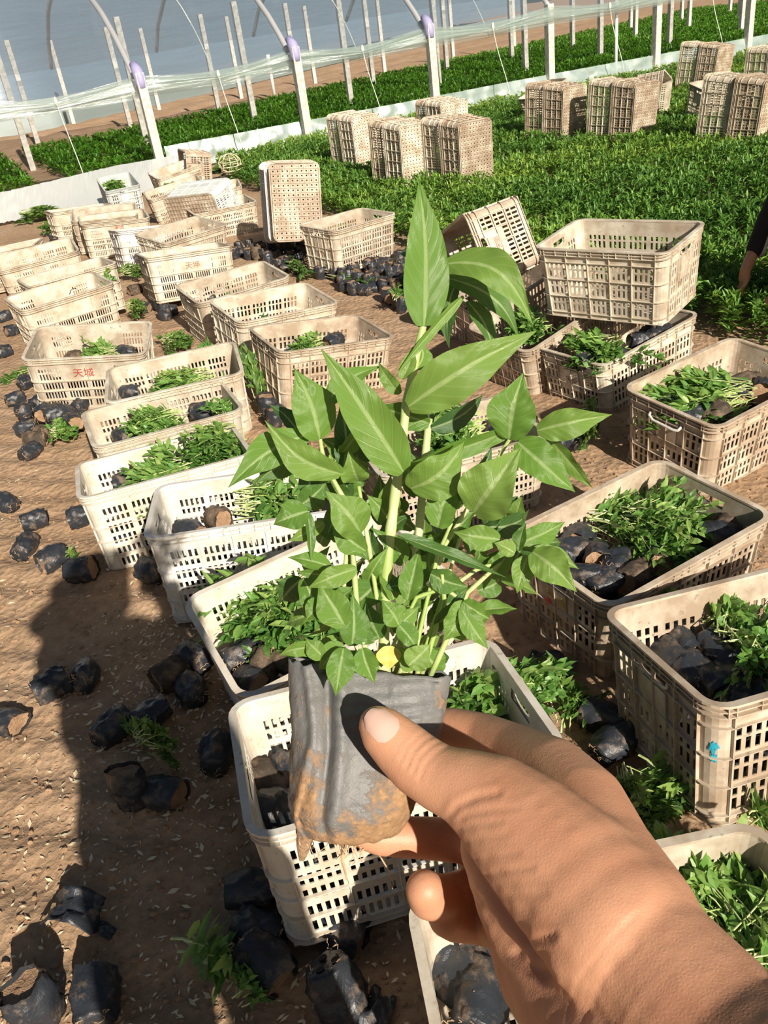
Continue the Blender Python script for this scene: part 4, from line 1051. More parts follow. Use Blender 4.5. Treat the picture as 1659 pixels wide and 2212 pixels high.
# pots inside crates (px, py, z)
INP = [('L5', 'the red-lettered crate', .15, [(275, 762), (160, 775)]), ('L6', 'the crate in front of the red-lettered one', .15, [(450, 803), (280, 850), (480, 797)]),
 ('L7', 'the crate wedged in the left column', .14, [(437, 892), (270, 945), (340, 925)]), ('L8', 'the off-white half shadowed crate', .14, [(458, 995), (275, 1045), (380, 1020)]),
 ('L9', 'the cleanest white crate', .13, [(470, 1122), (412, 1150), (700, 1045), (560, 1095), (620, 1080)]),
 ('L10', 'the pinkish cream crate', .12, [(570, 1445), (630, 1435), (540, 1475), (610, 1398), (520, 1420), (660, 1400), (700, 1340)]),
 ('L11', 'the near crate behind the held pot', .11, [(585, 1700), (600, 1755), (645, 1775), (690, 1700), (640, 1690), (760, 1700), (850, 1640)]),
 ('C1', 'the rear central crate', .14, [(455, 645), (500, 628)]), ('C3', 'the front central crate', .15, [(722, 738), (625, 750)]), ('C2', 'the middle central crate', .14, [(600, 655)]),
 ('R3', 'the crate under the big stacked one', .18, [(1382, 738), (1405, 728), (1270, 780), (1330, 775), (1440, 720)]),
 ('R4', 'the crate with pale handle bar', .17, [(1500, 905), (1610, 835), (1645, 850), (1545, 905), (1590, 860), (1440, 885)]),
 ('R6', 'the big right crate', .15, [(1232, 1200), (1292, 1212), (1305, 1258), (1370, 1250), (1250, 1165), (1330, 1230), (1545, 1165), (1575, 1140), (1420, 1215), (1260, 1250)]),
 ('R7', 'the turquoise-marked crate', .14, [(1440, 1428), (1485, 1465), (1555, 1425), (1575, 1490), (1635, 1455), (1465, 1400), (1600, 1520), (1530, 1480), (1640, 1500)]),
 ('F1', 'the nearest crate', .12, [(1000, 2110), (1040, 2170), (960, 2050), (1080, 2060), (1400, 2000), (1520, 2150), (1620, 2180)]),
 ('R5', 'the pinkish crate behind the held leaves', .14, [(990, 960), (1080, 930)]), ('M5', 'the crate above the faded-lettered one', .17, [(362, 515)]), ('L4', 'the crate with the blank label panel', .2, [(155, 635)])]
for k, lb, z, lst in INP:
    for i, (px, py) in enumerate(lst):
        pot(at(px, py, z+.03)-np.array([0, 0, .03]), True, None, 'black bagged pot lying inside '+lb, 'pots inside '+lb, 1.0 if k not in ('L11', 'F1', 'R6', 'R7', 'R4') else 1.12, ball=random.random() < (.35 if k in ('R6', 'L7', 'L9') else .12))
# pots packed on the floor of the filled crates, seen through the slots
bag_only = [p[0] for p in POTS]
for k, lb in (('L5', 'the red-lettered crate'), ('L6', 'the crate in front of the red-lettered one'), ('L7', 'the crate wedged in the left column'), ('L8', 'the off-white half shadowed crate'), ('L9', 'the cleanest white crate'), ('L10', 'the pinkish cream crate'), ('L11', 'the near crate behind the held pot'),
        ('R7', 'the turquoise-marked crate'), ('R6', 'the big right crate'), ('R4', 'the crate with pale handle bar'), ('R3', 'the crate under the big stacked one'), ('L4', 'the crate with the blank label panel'), ('M6', 'the faded-lettered crate'), ('R5', 'the pinkish crate behind the held leaves')):
    Mx = CRATES[k].matrix_world
    for i in range(5):
        for j in range(2):
            o = link('seedling_pot', random.choice(bag_only)); s_ = random.uniform(1.1, 1.3)
            o.matrix_world = Mx @ Matrix.Translation((-.21+.105*i+random.uniform(-.006, .006), -.115+.10*j, .006)) @ Matrix.Rotation(random.uniform(0, 6.28), 4, 'Z') @ Matrix.Scale(s_, 4)
            tag(o, 'black pot packed on the floor of '+lb, 'pot', 'pots on the floor of '+lb)
# loose greens on the ground
LG = [('s', (1165, 1530), (1125, 1440), .14, 'upright green sprig leaning over the right rim of the near crate', .12, 1.2), ('s', (1225, 1560), (1195, 1455), .05, 'pale leafy weed between the near and turquoise-marked crates', .10, .7),
 ('s', (1200, 1510), (1275, 1545), .03, 'spreading green weed left of the two black pots', .10), ('n', (1350, 1690), (1410, 1800), .03, 'thick clump of dark grass-like stems beside the hand', .13), ('s', (1375, 1650), (1470, 1740), .03, 'loose stems at the foot of the turquoise-marked crate', .12),
 ('w', (265, 600), (290, 590), .05, 'weeds left of the faded-lettered crate', .15), ('w', (275, 680), (310, 672), .05, 'bright weeds right of the blank-panel crate', .15), ('w', (350, 750), (410, 740), .03, 'dull dry weeds between the left and central crates', .15),
 ('s', (90, 790), (5, 815), .02, 'small weed at the left edge', .08), ('s', (555, 850), (545, 800), .12, 'tall weed growing at the left end of the front central crate', .09, .9), ('w', (110, 955), (165, 940), .02, 'yellowish wilted sprig beside the heap of pots', .12),
 ('s', (370, 2040), (520, 2090), .02, 'fallen seedling with a few leaves lying in the shadow at the bottom', .12), ('s', (520, 2190), (555, 2130), .02, 'small fallen sprig at the bottom edge in shadow', .08),
 ('w', (310, 1640), (345, 1610), .01, 'faint grass tuft in the shadow', .12), ('s', (150, 1215), (172, 1222), .01, 'tiny green weed right of the shiny ribbed pot', .05), ('s', (1600, 1800), (1659, 1790), .03, 'leafy sprig on the ground below the turquoise-marked crate', .1),
 ('w', (1250, 930), (1290, 930), .03, 'shaded weeds beside the pale handle bar crate', .2), ('s', (850, 650), (875, 640), .10, 'young seedlings standing in pots left of the top held leaf', .09, .7), ('s', (620, 545), (655, 585), .07, 'greens fallen between the pots under the upright crates', .10), ('s', (700, 590), (790, 600), .08, 'tiny seedlings in the pots below the tilted crate', .06), ('w', (130, 490), (100, 500), .03, 'dry grass patch beside the back left crates', .2), ('w', (40, 470), (120, 462), .03, 'dry grass along the foot of the bright film skirt', .25),
 ('w', (495, 372), (525, 360), .10, 'weeds behind the crate with a bag-like net left of the field', .4)]
for q in LG: bunch(q[1], q[2], q[3], q[0], q[4], q[5], tilt=q[6] if len(q) > 6 else 0.0, name='weed_tuft' if 'weed' in q[4] or 'grass' in q[4] else 'loose_seedling', cat='weeds' if 'weed' in q[4] or 'grass' in q[4] else 'seedlings', lift_=.03)

# husks and clods
def litter():
    V = []; Fc = []
    for i in range(2200):
        px = random.uniform(0, 900); py = random.uniform(950, 2212); p = g_at(px, py)
        if random.random() < .45: p = np.array([random.gauss(-.68, .16), random.gauss(1.95, .35), 0]); p[2] = gh(p[0], p[1])
        a = random.uniform(0, 6.28); l = random.uniform(.003, .009)*random.choice((1, 1, 1.7)); w = l*random.uniform(.25, .45); p = p+np.array([0, 0, .006])
        d = np.array([math.cos(a), math.sin(a), random.uniform(-.2, .2)]); s = np.array([-math.sin(a), math.cos(a), random.uniform(-.3, .3)]); n0 = len(V)
        V += [p-d*l, p+s*w, p+d*l, p-s*w]; Fc.append((n0, n0+1, n0+2, n0+3))
    tag(link('husk_litter', mesh('husk_litter', V, Fc, M_HUSK)), 'scattered pale dry husks and leaf bits on the bare soil', 'litter', kind='stuff')
    V = []; Fc = []; ico = [(0, 0, 1), (.89, 0, .45), (.28, .85, .45), (-.72, .53, .45), (-.72, -.53, .45), (.28, -.85, .45), (.72, .53, -.45), (-.28, .85, -.45), (-.89, 0, -.45), (-.28, -.85, -.45), (.72, -.53, -.45), (0, 0, -1)]
    fi = [(0, 1, 2), (0, 2, 3), (0, 3, 4), (0, 4, 5), (0, 5, 1), (1, 6, 2), (2, 7, 3), (3, 8, 4), (4, 9, 5), (5, 10, 1), (6, 7, 2), (7, 8, 3), (8, 9, 4), (9, 10, 5), (10, 6, 1), (6, 11, 7), (7, 11, 8), (8, 11, 9), (9, 11, 10), (10, 11, 6)]
    for i in range(9000):
        y = .5+3.2*random.random()**1.3; x = random.uniform(-.62*y-.6, .55*y+.4); r = random.choice((.002, .0025, .003, .004, .0055, .008))*random.uniform(.6, 1.2)
        p = np.array([x, y, gh(x, y)+r*.3]); n0 = len(V); sx, sy, sz = [random.uniform(.7, 1.3) for _ in range(3)]
        V += [(p[0]+r*q[0]*sx*(1+.3*random.random()), p[1]+r*q[1]*sy, p[2]+r*q[2]*sz*.8) for q in ico]; Fc += [tuple(k+n0 for k in f) for f in fi]
    tag(link('soil_clods', mesh('soil_clods', V, Fc, M_CLOD)), 'loose crumbly soil clods strewn over the bare ground', 'soil', kind='stuff')
litter()
# net bag at the back, left of the field
b = MB(); q = at(500, 372, .12)
for j in range(7):
    a0 = j/6*math.pi-math.pi/2; b.tube([q+np.array([.15*math.cos(a0)*math.cos(t)*(1+.1*math.sin(t*3)), .16*math.cos(a0)*math.sin(t), .02+.11*math.sin(a0)+.06]) for t in np.linspace(0, 6.28, 20)], .006, 5, False)
for j in range(9):
    t = j/9*math.pi*2; b.tube([q+np.array([.15*math.cos(a0)*math.cos(t), .16*math.cos(a0)*math.sin(t), .02+.11*math.sin(a0)+.1]) for a0 in np.linspace(-1.5, 1.5, 10)], .005, 5, False)
tag(b.build('net_bag', M_HUSK, None, True), 'straw coloured round net bag at the corner of the field beside the film skirt', 'net bag')
# ---------------------------------------------------------------- people
def skinmat(name, base, deep):
    m, nt, p = mat(name, base, .48)
    tc = N(nt, 'ShaderNodeTexCoord')
    n1 = N(nt, 'ShaderNodeTexNoise'); n1.inputs['Scale'].default_value = 26; n1.inputs['Detail'].default_value = 4
    n2 = N(nt, 'ShaderNodeTexNoise'); n2.inputs['Scale'].default_value = 420; n2.inputs['Detail'].default_value = 5; n2.inputs['Roughness'].default_value = .7
    v = N(nt, 'ShaderNodeTexVoronoi'); v.inputs['Scale'].default_value = 750; v.feature = 'DISTANCE_TO_EDGE'
    for n in (n1, n2, v): nt.links.new(tc.outputs['Object'], n.inputs['Vector'])
    r = ramp(nt, n1.outputs[0], [(.35, deep), (.6, base)])
    nt.links.new(r.outputs[0], p.inputs['Base Color'])
    ad = N(nt, 'ShaderNodeMath', operation='ADD'); nt.links.new(n2.outputs[0], ad.inputs[0]); nt.links.new(v.outputs[0], ad.inputs[1])
    bump(nt, p, ad.outputs[0], .22, .0006)
    p.inputs['Subsurface Weight'].default_value = .18; p.inputs['Subsurface Radius'].default_value = (.012, .004, .002); p.inputs['Subsurface Scale'].default_value = .35
    return m
M_SKIN = skinmat('tanned_skin', (.64, .335, .205), (.56, .27, .16))
M_NAIL = mat('nail', (.72, .48, .40), .28)[0]
M_HAIR = mat('black_hair', (.01, .009, .008), .5)[0]
M_SHIRT = mat('dark_shirt', (.02, .015, .016), .85)[0]; M_TROU = mat('dark_trousers', (.018, .02, .028), .9)[0]
M_SHOE = mat('grey_green_shoe', (.09, .10, .085), .8)[0]; M_GREYT = mat('grey_tee', (.12, .12, .13), .9)[0]
def ball_mb(mb, c, r, n=14):
    vs = []; 
    for i in range(n+1):
        a = math.pi*i/n
        for k in range(2*n):
            b = math.pi*k/n; vs.append((c[0]+r*math.sin(a)*math.cos(b), c[1]+r*math.sin(a)*math.sin(b), c[2]+r*math.cos(a)))
    fs = []
    for i in range(n):
        for k in range(2*n): k2 = (k+1) % (2*n); fs.append((i*2*n+k, (i+1)*2*n+k, (i+1)*2*n+k2, i*2*n+k2))
    mb.add(vs, fs)
def chain(mb, pts, nb=16):
    """pts = [(xyz, r)]: a tapering limb swept through the points, rounded ends"""
    out = []
    for i in range(len(pts)-1):
        (a, ra), (b, rb) = pts[i], pts[i+1]; a = np.array(a, float); b = np.array(b, float)
        L = np.linalg.norm(b-a); n = max(2, int(L/(.28*min(ra, rb))))
        for k in range(n): t = k/n; out.append((a*(1-t)+b*t, ra*(1-t)+rb*t))
    out.append((np.array(pts[-1][0], float), pts[-1][1]))
    for c, r in out: ball_mb(mb, c, r, 9)
def remeshed(name, mb, voxel, smooth, m, it=10):
    o = mb.build(name+'_src', m)
    r = o.modifiers.new('r', 'REMESH'); r.mode = 'VOXEL'; r.voxel_size = voxel
    s = o.modifiers.new('s', 'SMOOTH'); s.factor = smooth; s.iterations = it
    dg = bpy.context.evaluated_depsgraph_get(); me = bpy.data.meshes.new_from_object(o.evaluated_get(dg)); me.name = name
    old = o.data; bpy.data.objects.remove(o); bpy.data.meshes.remove(old)
    me.materials.clear(); me.materials.append(m); me.shade_smooth(); return me
def PX(px, py, d, rpx): return (W(px, py, d), rpx*d/F)

# ---- the right hand and forearm that hold the pot
hb = MB()
thumb = [PX(816, 1566, .352, 43), PX(834, 1586, .351, 56), PX(868, 1618, .349, 64), PX(905, 1652, .345, 69), PX(955, 1684, .339, 72), PX(1010, 1702, .333, 83), PX(1075, 1740, .327, 108), PX(1150, 1810, .316, 135), PX(1240, 1900, .302, 158), PX(1330, 2010, .285, 170)]
chain(hb, thumb)
chain(hb, [PX(880, 1640, .440, 38), PX(905, 1600, .436, 42), PX(975, 1574, .428, 46), PX(1045, 1590, .415, 50), PX(1110, 1620, .395, 58), PX(1200, 1672, .365, 78), PX(1262, 1745, .342, 96), PX(1310, 1850, .318, 108), PX(1375, 1980, .290, 135)])   # index finger and its metacarpal
chain(hb, [PX(792, 1798, .404, 38), PX(825, 1806, .405, 42), PX(880, 1808, .407, 44), PX(945, 1812, .412, 46), PX(1010, 1815, .412, 50), PX(1090, 1810, .395, 70), PX(1160, 1800, .375, 90), PX(1240, 1900, .335, 125), PX(1350, 2040, .290, 150)])  # middle
chain(hb, [PX(918, 1922, .372, 44), PX(928, 1936, .378, 50), PX(958, 1940, .392, 50), PX(1015, 1930, .408, 50), PX(1080, 1910, .405, 62), PX(1150, 1900, .385, 90), PX(1240, 2000, .340, 125), PX(1340, 2110, .300, 150)])  # ring
chain(hb, [PX(962, 1985, .388, 38), PX(985, 1992, .396, 42), PX(1030, 1992, .404, 45), PX(1075, 1990, .404, 56), PX(1125, 2000, .385, 82), PX(1190, 2100, .340, 118), PX(1300, 2200, .300, 160)])  # little
chain(hb, [PX(1110, 1830, .345, 118), PX(1150, 1930, .335, 128), PX(1200, 2050, .322, 130), PX(1260, 2150, .305, 150)])  # thenar mass
chain(hb, [PX(1200, 1790, .35, 110), PX(1250, 1900, .34, 130), PX(1300, 2000, .315, 150)])
def CC(x, y, z): return C0+cr*x-cu*y+fw*z
chain(hb, [PX(1375, 1990, .288, 140), PX(1400, 2075, .277, 162), (CC(.105, .163, .246), .0265), (CC(.122, .166, .205), .031), (CC(.150, .172, .14), .038), (CC(.19, .172, .03), .041)])
chain(hb, [PX(1300, 2180, .300, 175), (CC(.090, .182, .262), .030), (CC(.115, .182, .19), .033), (CC(.150, .186, .12), .039), (CC(.19, .180, .03), .042)])
hand_me = remeshed('hand', hb, .0014, .5, M_SKIN, 14)
# creases over the thumb joint, web folds and wrist lines: pressed into the surface
co = np.empty(len(hand_me.vertices)*3, np.float32); hand_me.vertices.foreach_get('co', co); co = co.reshape(-1, 3).astype(float)
no = np.empty(len(hand_me.vertices)*3, np.float32); hand_me.vertices.foreach_get('normal', no); no = no.reshape(-1, 3).astype(float)
rel = co-C0; zc = rel@fw; U = 829.5+F*(rel@cr)/zc; Vv = 1106-F*(rel@cu)/zc
facing = -(no*(rel/np.linalg.norm(rel, axis=1)[:, None])).sum(1)
disp = np.zeros(len(co))
def crease(pl, w, depth):
    global disp
    pl = np.array(pl, float); best = np.full(len(co), 1e9)
    for a, b in zip(pl[:-1], pl[1:]):
        ab = b-a; t = np.clip(((U-a[0])*ab[0]+(Vv-a[1])*ab[1])/(ab@ab), 0, 1)
        best = np.minimum(best, np.hypot(U-a[0]-ab[0]*t, Vv-a[1]-ab[1]*t))
    sel = np.clip(facing*3, 0, 1)*(zc < .385)
    depth *= .42; disp -= sel*depth*np.exp(-(best/w)**2); disp += sel*depth*.45*np.exp(-((best-w*1.9)/(w*1.1))**2)
for pl, w, dp in [
    ([(868, 1640), (880, 1612), (905, 1590), (925, 1580)], 5, .0007), ([(880, 1655), (893, 1622), (918, 1598), (940, 1588)], 5, .0009), ([(893, 1668), (905, 1636), (932, 1610), (955, 1600)], 5, .0008), ([(858, 1628), (866, 1608), (880, 1592)], 4, .0005),
    ([(906, 1682), (918, 1650), (945, 1622), (968, 1610)], 5, .0006),
    ([(968, 1768), (990, 1740), (1030, 1722), (1075, 1712)], 8, .0012), ([(970, 1785), (1010, 1760), (1060, 1750), (1120, 1745)], 6, .0006), ([(972, 1800), (1020, 1782), (1080, 1775)], 6, .0005), ([(978, 1830), (1040, 1812), (1100, 1800)], 6, .0004),
    ([(985, 1870), (1060, 1850), (1120, 1840)], 6, .0004), ([(1020, 1905), (1075, 1885), (1150, 1872)], 7, .0007), ([(1040, 1950), (1110, 1935), (1180, 1930)], 7, .0004),
    ([(1120, 2055), (1160, 2030), (1195, 2020)], 9, .0012), ([(1110, 2062), (1150, 2095), (1190, 2110)], 10, .0015),
    ([(1225, 2212), (1250, 2120), (1320, 2030), (1380, 1970)], 6, .0005), ([(1262, 2212), (1305, 2110), (1380, 2040)], 6, .0004), ([(1330, 2212), (1370, 2140), (1450, 2060)], 7, .0003),
    ([(860, 1560), (885, 1570)], 4, .0003), ([(985, 1862), (1020, 1935), (1065, 2000), (1115, 2055), (1180, 2110)], 13, .0022)]: crease(pl, w, dp)
co2 = co+no*disp[:, None]; hand_me.vertices.foreach_set('co', co2.astype(np.float32).ravel()); hand_me.update()
bvh = BVHTree.FromPolygons([Vector(v) for v in co2], [tuple(p.vertices) for p in hand_me.polygons])
def nail(cx, cy, ax, ay, L, Wn, lift_):
    """nail plate moulded on the finger: centre and axis are directions over the finger's back"""
    ax, ay = np.array([ax, ay])/math.hypot(ax, ay); V = []; n = 14; Fc = []
    for i in range(n+1):
        t = i/n*2-1
        for j in range(n+1):
            s = j/n*2-1
            hw = Wn*.5*(1-.10*t)*(1-.35*max(0, abs(t)-.6)/.4*.9)
            u = cx+ax*t*L*.5*(1-.14*s*s)-ay*s*hw; v = cy+ay*t*L*.5*(1-.14*s*s)+ax*s*hw
            d = Vector(ray(u, v)).normalized(); hit = bvh.ray_cast(Vector(C0), d)
            p = np.array(hit[0]) if hit[0] is not None else W(u, v, .35)
            nn = np.array(hit[1]) if hit[1] is not None else -fw
            V.append(p+nn*(lift_*(1-.75*abs(s)**3)*(.5+.5*(t+1)/2)))
    idx = np.arange((n+1)**2).reshape(n+1, n+1)
    Q = np.stack([idx[:-1, :-1], idx[:-1, 1:], idx[1:, 1:], idx[1:, :-1]], -1).reshape(-1, 4)
    return mesh('thumbnail', V, Q, M_NAIL, True)
nail_me = nail(824, 1566, -.74, -.67, 74, 62, .0011)

# ---- the photographer's body, standing behind the camera (the shadow on the soil is this figure's)
B0 = np.array([.001, -.262, 0])
def BP(x, y, z, r): return (B0+np.array([x, y, z]), r)
def figure(limbs, voxel, m, name):
    mb = MB()
    for l in limbs: chain(mb, l)
    return remeshed(name, mb, voxel, .5, m, 6)
el_r = (CC(.19, .176, .03)); sh_r = B0+np.array([.17, .02, 1.41])
el_l = np.array([-.285, -.10, 1.32]); sh_l = B0+np.array([-.17, .02, 1.41]); hand_l = C0-cr*.050-cu*.03-fw*.03
head = [[BP(-.02, .02, 1.62, .078), BP(-.02, .045, 1.66, .082), BP(-.02, -.01, 1.67, .088)], [BP(-.02, .06, 1.585, .05), BP(-.02, .05, 1.62, .06)], [BP(0, -.01, 1.42, .055), BP(-.01, 0, 1.56, .055)],
        [BP(-.02, .128, 1.64, .012), BP(-.02, .136, 1.625, .014)], [BP(-.11, .0, 1.65, .014), BP(-.11, .0, 1.62, .012)], [BP(.07, .0, 1.65, .014), BP(.07, .0, 1.62, .012)]]
torso = [[BP(-.09, 0, 1.0, .11), BP(.09, 0, 1.0, .11)], [BP(-.07, 0, 1.1, .105), BP(.07, 0, 1.1, .105)], [BP(-.09, 0, 1.25, .105), BP(.09, 0, 1.25, .105)], [BP(-.12, 0, 1.37, .08), BP(.12, 0, 1.37, .08)], [BP(-.07, 0, 1.42, .07), BP(.07, 0, 1.42, .07)], [BP(-.08, 0, .92, .115), BP(.08, 0, .92, .115)], [BP(0, 0, .95, .11), BP(0, 0, 1.3, .11)]]
legs = [[BP(s*.10, 0, .88, .092), BP(s*.15, .02, .50, .062), BP(s*.17, -.01, .30, .058), BP(s*.18, -.01, .09, .038), BP(s*.19, .10, .045, .034), BP(s*.195, .16, .035, .026)] for s in (-1, 1)]
arms = [[(sh_r, .052), ((sh_r+el_r)/2, .046), (el_r, .043)], [(sh_l, .052), (el_l, .041)], [(el_l, .044), (el_l*.45+hand_l*.55+np.array([-.05, 0, .0]), .040), (hand_l, .028)]]
hl = [[(hand_l, .028), (hand_l+cu*.03-cr*.01, .026)]]
for k in range(4):
    a = hand_l-fw*.018+cu*(.045-.022*k)-cr*.01; hl.append([(a, .0095), (a-fw*.012+cr*.028, .0085), (a+cr*.05-fw*.008, .0075)])
hl.append([(hand_l-cu*.02, .012), (hand_l-cu*.03+cr*.02-fw*.022, .010), (hand_l-cu*.02+cr*.05-fw*.026, .0085)])
bm_me = figure(head+torso+legs+arms+hl, .008, M_SKIN, 'body')
bmj = bmesh.new(); bmj.from_mesh(bm_me); bmj.from_mesh(hand_me); body_me = bpy.data.meshes.new('body'); bmj.to_mesh(body_me); bmj.free(); body_me.materials.append(M_SKIN); body_me.shade_smooth()
ph = empty('person', tuple(B0)); tag(ph, 'person whose bare forearm and right hand hold up the potted seedling, thumb in front', 'person')
def addw(name, me, parent, lab=None):      # world-space mesh under a parent that is moved
    me.transform(Matrix.Translation(-parent.location)); o = link(name, me, parent)
    if lab: o['label'] = lab
    return o
addw('body', body_me, ph); addw('thumbnail', nail_me, ph, 'pale pink thumbnail')
def grow(l, g): return [[(p, r+g) for p, r in c] for c in l]
half = lambda a, b, t: np.array(a)*(1-t)+np.array(b)*t
addw('shirt', figure(grow(torso, .024)+[[(sh_r, .064), (half(sh_r, el_r, .4), .055)], [(sh_l, .066), (half(sh_l, el_l, .6), .062)]], .010, M_GREYT, 'shirt'), ph)
addw('trousers', figure(grow([[BP(-.08, 0, .93, .115), BP(.08, 0, .93, .115)]]+[l[:4] for l in legs], .030), .012, M_TROU, 'trousers'), ph)
addw('shoes', figure([[BP(s*.182, -.03, .045, .044), BP(s*.19, .10, .045, .044), BP(s*.195, .17, .038, .036)] for s in (-1, 1)], .008, M_SHOE, 'shoes'), ph)
addw('hair', figure([[BP(-.02, -.02, 1.675, .094), BP(-.02, -.035, 1.64, .088)], [BP(-.02, .01, 1.70, .080)]*2], .008, M_HAIR, 'hair'), ph)
hat = MB(); hc = B0+np.array([-.085, .0, 1.58])  # hat added out of view to round off the figure's cast shadow
for (z0, ra, z1, rb_) in ((-.015, .178, .0, .10), (.0, .10, .095, .088), (.095, .088, .115, .05), (.115, .05, .118, .002)):
    n0 = len(hat.v)
    for z, r_ in ((z0, ra), (z1, rb_)):
        for k_ in range(40): a_ = 2*math.pi*k_/40; hat.v.append(tuple(hc+np.array([r_*math.cos(a_), r_*math.sin(a_)*.95, z+.006*math.sin(2*a_)*(r_ > .15)])))
    hat.f += [(n0+k_, n0+(k_+1) % 40, n0+40+(k_+1) % 40, n0+40+k_) for k_ in range(40)]
ho = hat.build('shadow_hat', M_HUSK, None, True); so = ho.modifiers.new('s', 'SOLIDIFY'); so.thickness = .003; tag(ho, 'added unseen straw hat that rounds the top of the big shadow', 'hat')
b = MB(); Rm = np.stack([cr, cu, -fw], 1); b.box(C0+cr*.018-cu*.052-fw*.012, (.037, .078, .004), Rm)
o = b.build('smartphone', mat('phone_black', (.01, .01, .012), .2)[0]); bv = o.modifiers.new('b', 'BEVEL'); bv.width = .004; bv.segments = 3
tag(o, 'smartphone taking the photo, held by the photographer\'s left hand', 'phone')

# ---- crouching worker at the right edge
Q0 = np.array([2.12, 4.05, 0])
def QP(x, y, z, r): return (Q0+np.array([x, y, z*(1+1.2*max(0, x-.05))])*.86, r*.9)
q_head = [[QP(.18, .02, 1.02, .085), QP(.18, .0, 1.07, .09)], [QP(.14, .02, .86, .055), QP(.17, .01, .98, .055)], [QP(.09, -.01, 1.04, .014), QP(.088, -.01, 1.02, .015)], [QP(.18, -.09, 1.04, .014)]*2, [QP(.18, .10, 1.04, .014)]*2]
q_torso = [[QP(.42, -.07, .30, .12), QP(.42, .09, .30, .12)], [QP(.34, -.07, .45, .11), QP(.34, .08, .45, .11)], [QP(.22, -.09, .68, .11), QP(.22, .10, .68, .11)], [QP(.15, -.12, .82, .075), QP(.15, .14, .82, .075)]]
q_legs = [[QP(.42, s*.1, .28, .095), QP(.10, s*.17, .46, .062), QP(.10, s*.17, .42, .06), QP(.27, s*.14, .10, .042), QP(.20, s*.14, .04, .034), QP(.10, s*.15, .035, .03)] for s in (-1, 1)]
def fingers(h, d, s):
    out = []
    for k in range(4):
        o = h+np.array([0, (k-1.5)*.018, 0]); out.append([(o, .009), (o+np.array([-.02, 0, -.035]), .008), (o+np.array([-.012, 0, -.062]), .007)])
    out.append([(h+np.array([.0, s*.03, .02]), .011), (h+np.array([-.025, s*.04, -.01]), .009), (h+np.array([-.035, s*.03, -.03]), .008)]); return out
hA = Q0+np.array([-.06, -.12, .22]); hB = Q0+np.array([-.10, .14, .24])
q_arms = [[QP(.12, -.16, .80, .055), QP(.0, -.20, .55, .045)], [QP(.0, -.20, .55, .042), (hA+np.array([0, 0, .05]), .028), (hA, .030)], [QP(.12, .18, .80, .055), QP(.02, .24, .56, .045)], [QP(.02, .24, .56, .042), (hB+np.array([0, 0, .04]), .028), (hB, .030)]]
pw = empty('person', tuple(Q0)); tag(pw, 'person in dark clothes crouching at the right edge of the photo', 'person')
addw('body', figure(q_head+q_torso+q_legs+q_arms+fingers(hA-np.array([0, 0, .02]), 0, 1)+fingers(hB-np.array([0, 0, .02]), 0, -1), .008, M_SKIN, 'body'), pw)
addw('shirt', figure(grow(q_torso, .015)+grow([q_arms[0], q_arms[2], [q_arms[1][0], (half(q_arms[1][0][0], hA, .45), .036)], [q_arms[3][0], (half(q_arms[3][0][0], hB, .45), .036)]], .014), .010, M_SHIRT, 'shirt'), pw)
addw('trousers', figure(grow([q_torso[0]]+[l[:4] for l in q_legs], .016), .010, M_TROU, 'trousers'), pw)
addw('shoes', figure([[(l[3][0]-np.array([-.04, 0, .055]), .045), (l[5][0], .043), (l[5][0]-np.array([.07, 0, 0]), .036)] for l in q_legs], .008, M_SHOE, 'shoes'), pw)
addw('hair', figure([[QP(.20, 0, 1.09, .095), QP(.22, 0, 1.05, .088)]], .008, M_HAIR, 'hair'), pw)
# ---------------------------------------------------------------- the held seedling
plant = empty('potted_seedling', tuple(W(780, 1780, .40))); tag(plant, 'tall leafy green seedling in a black dusty nursery bag held up in the hand', 'plant')
PL = Vector(plant.location)
def addp(name, me, parent=plant, lab=None):
    me.transform(Matrix.Translation(-PL)); o = link(name, me, parent)
    if lab: o['label'] = lab
    return o
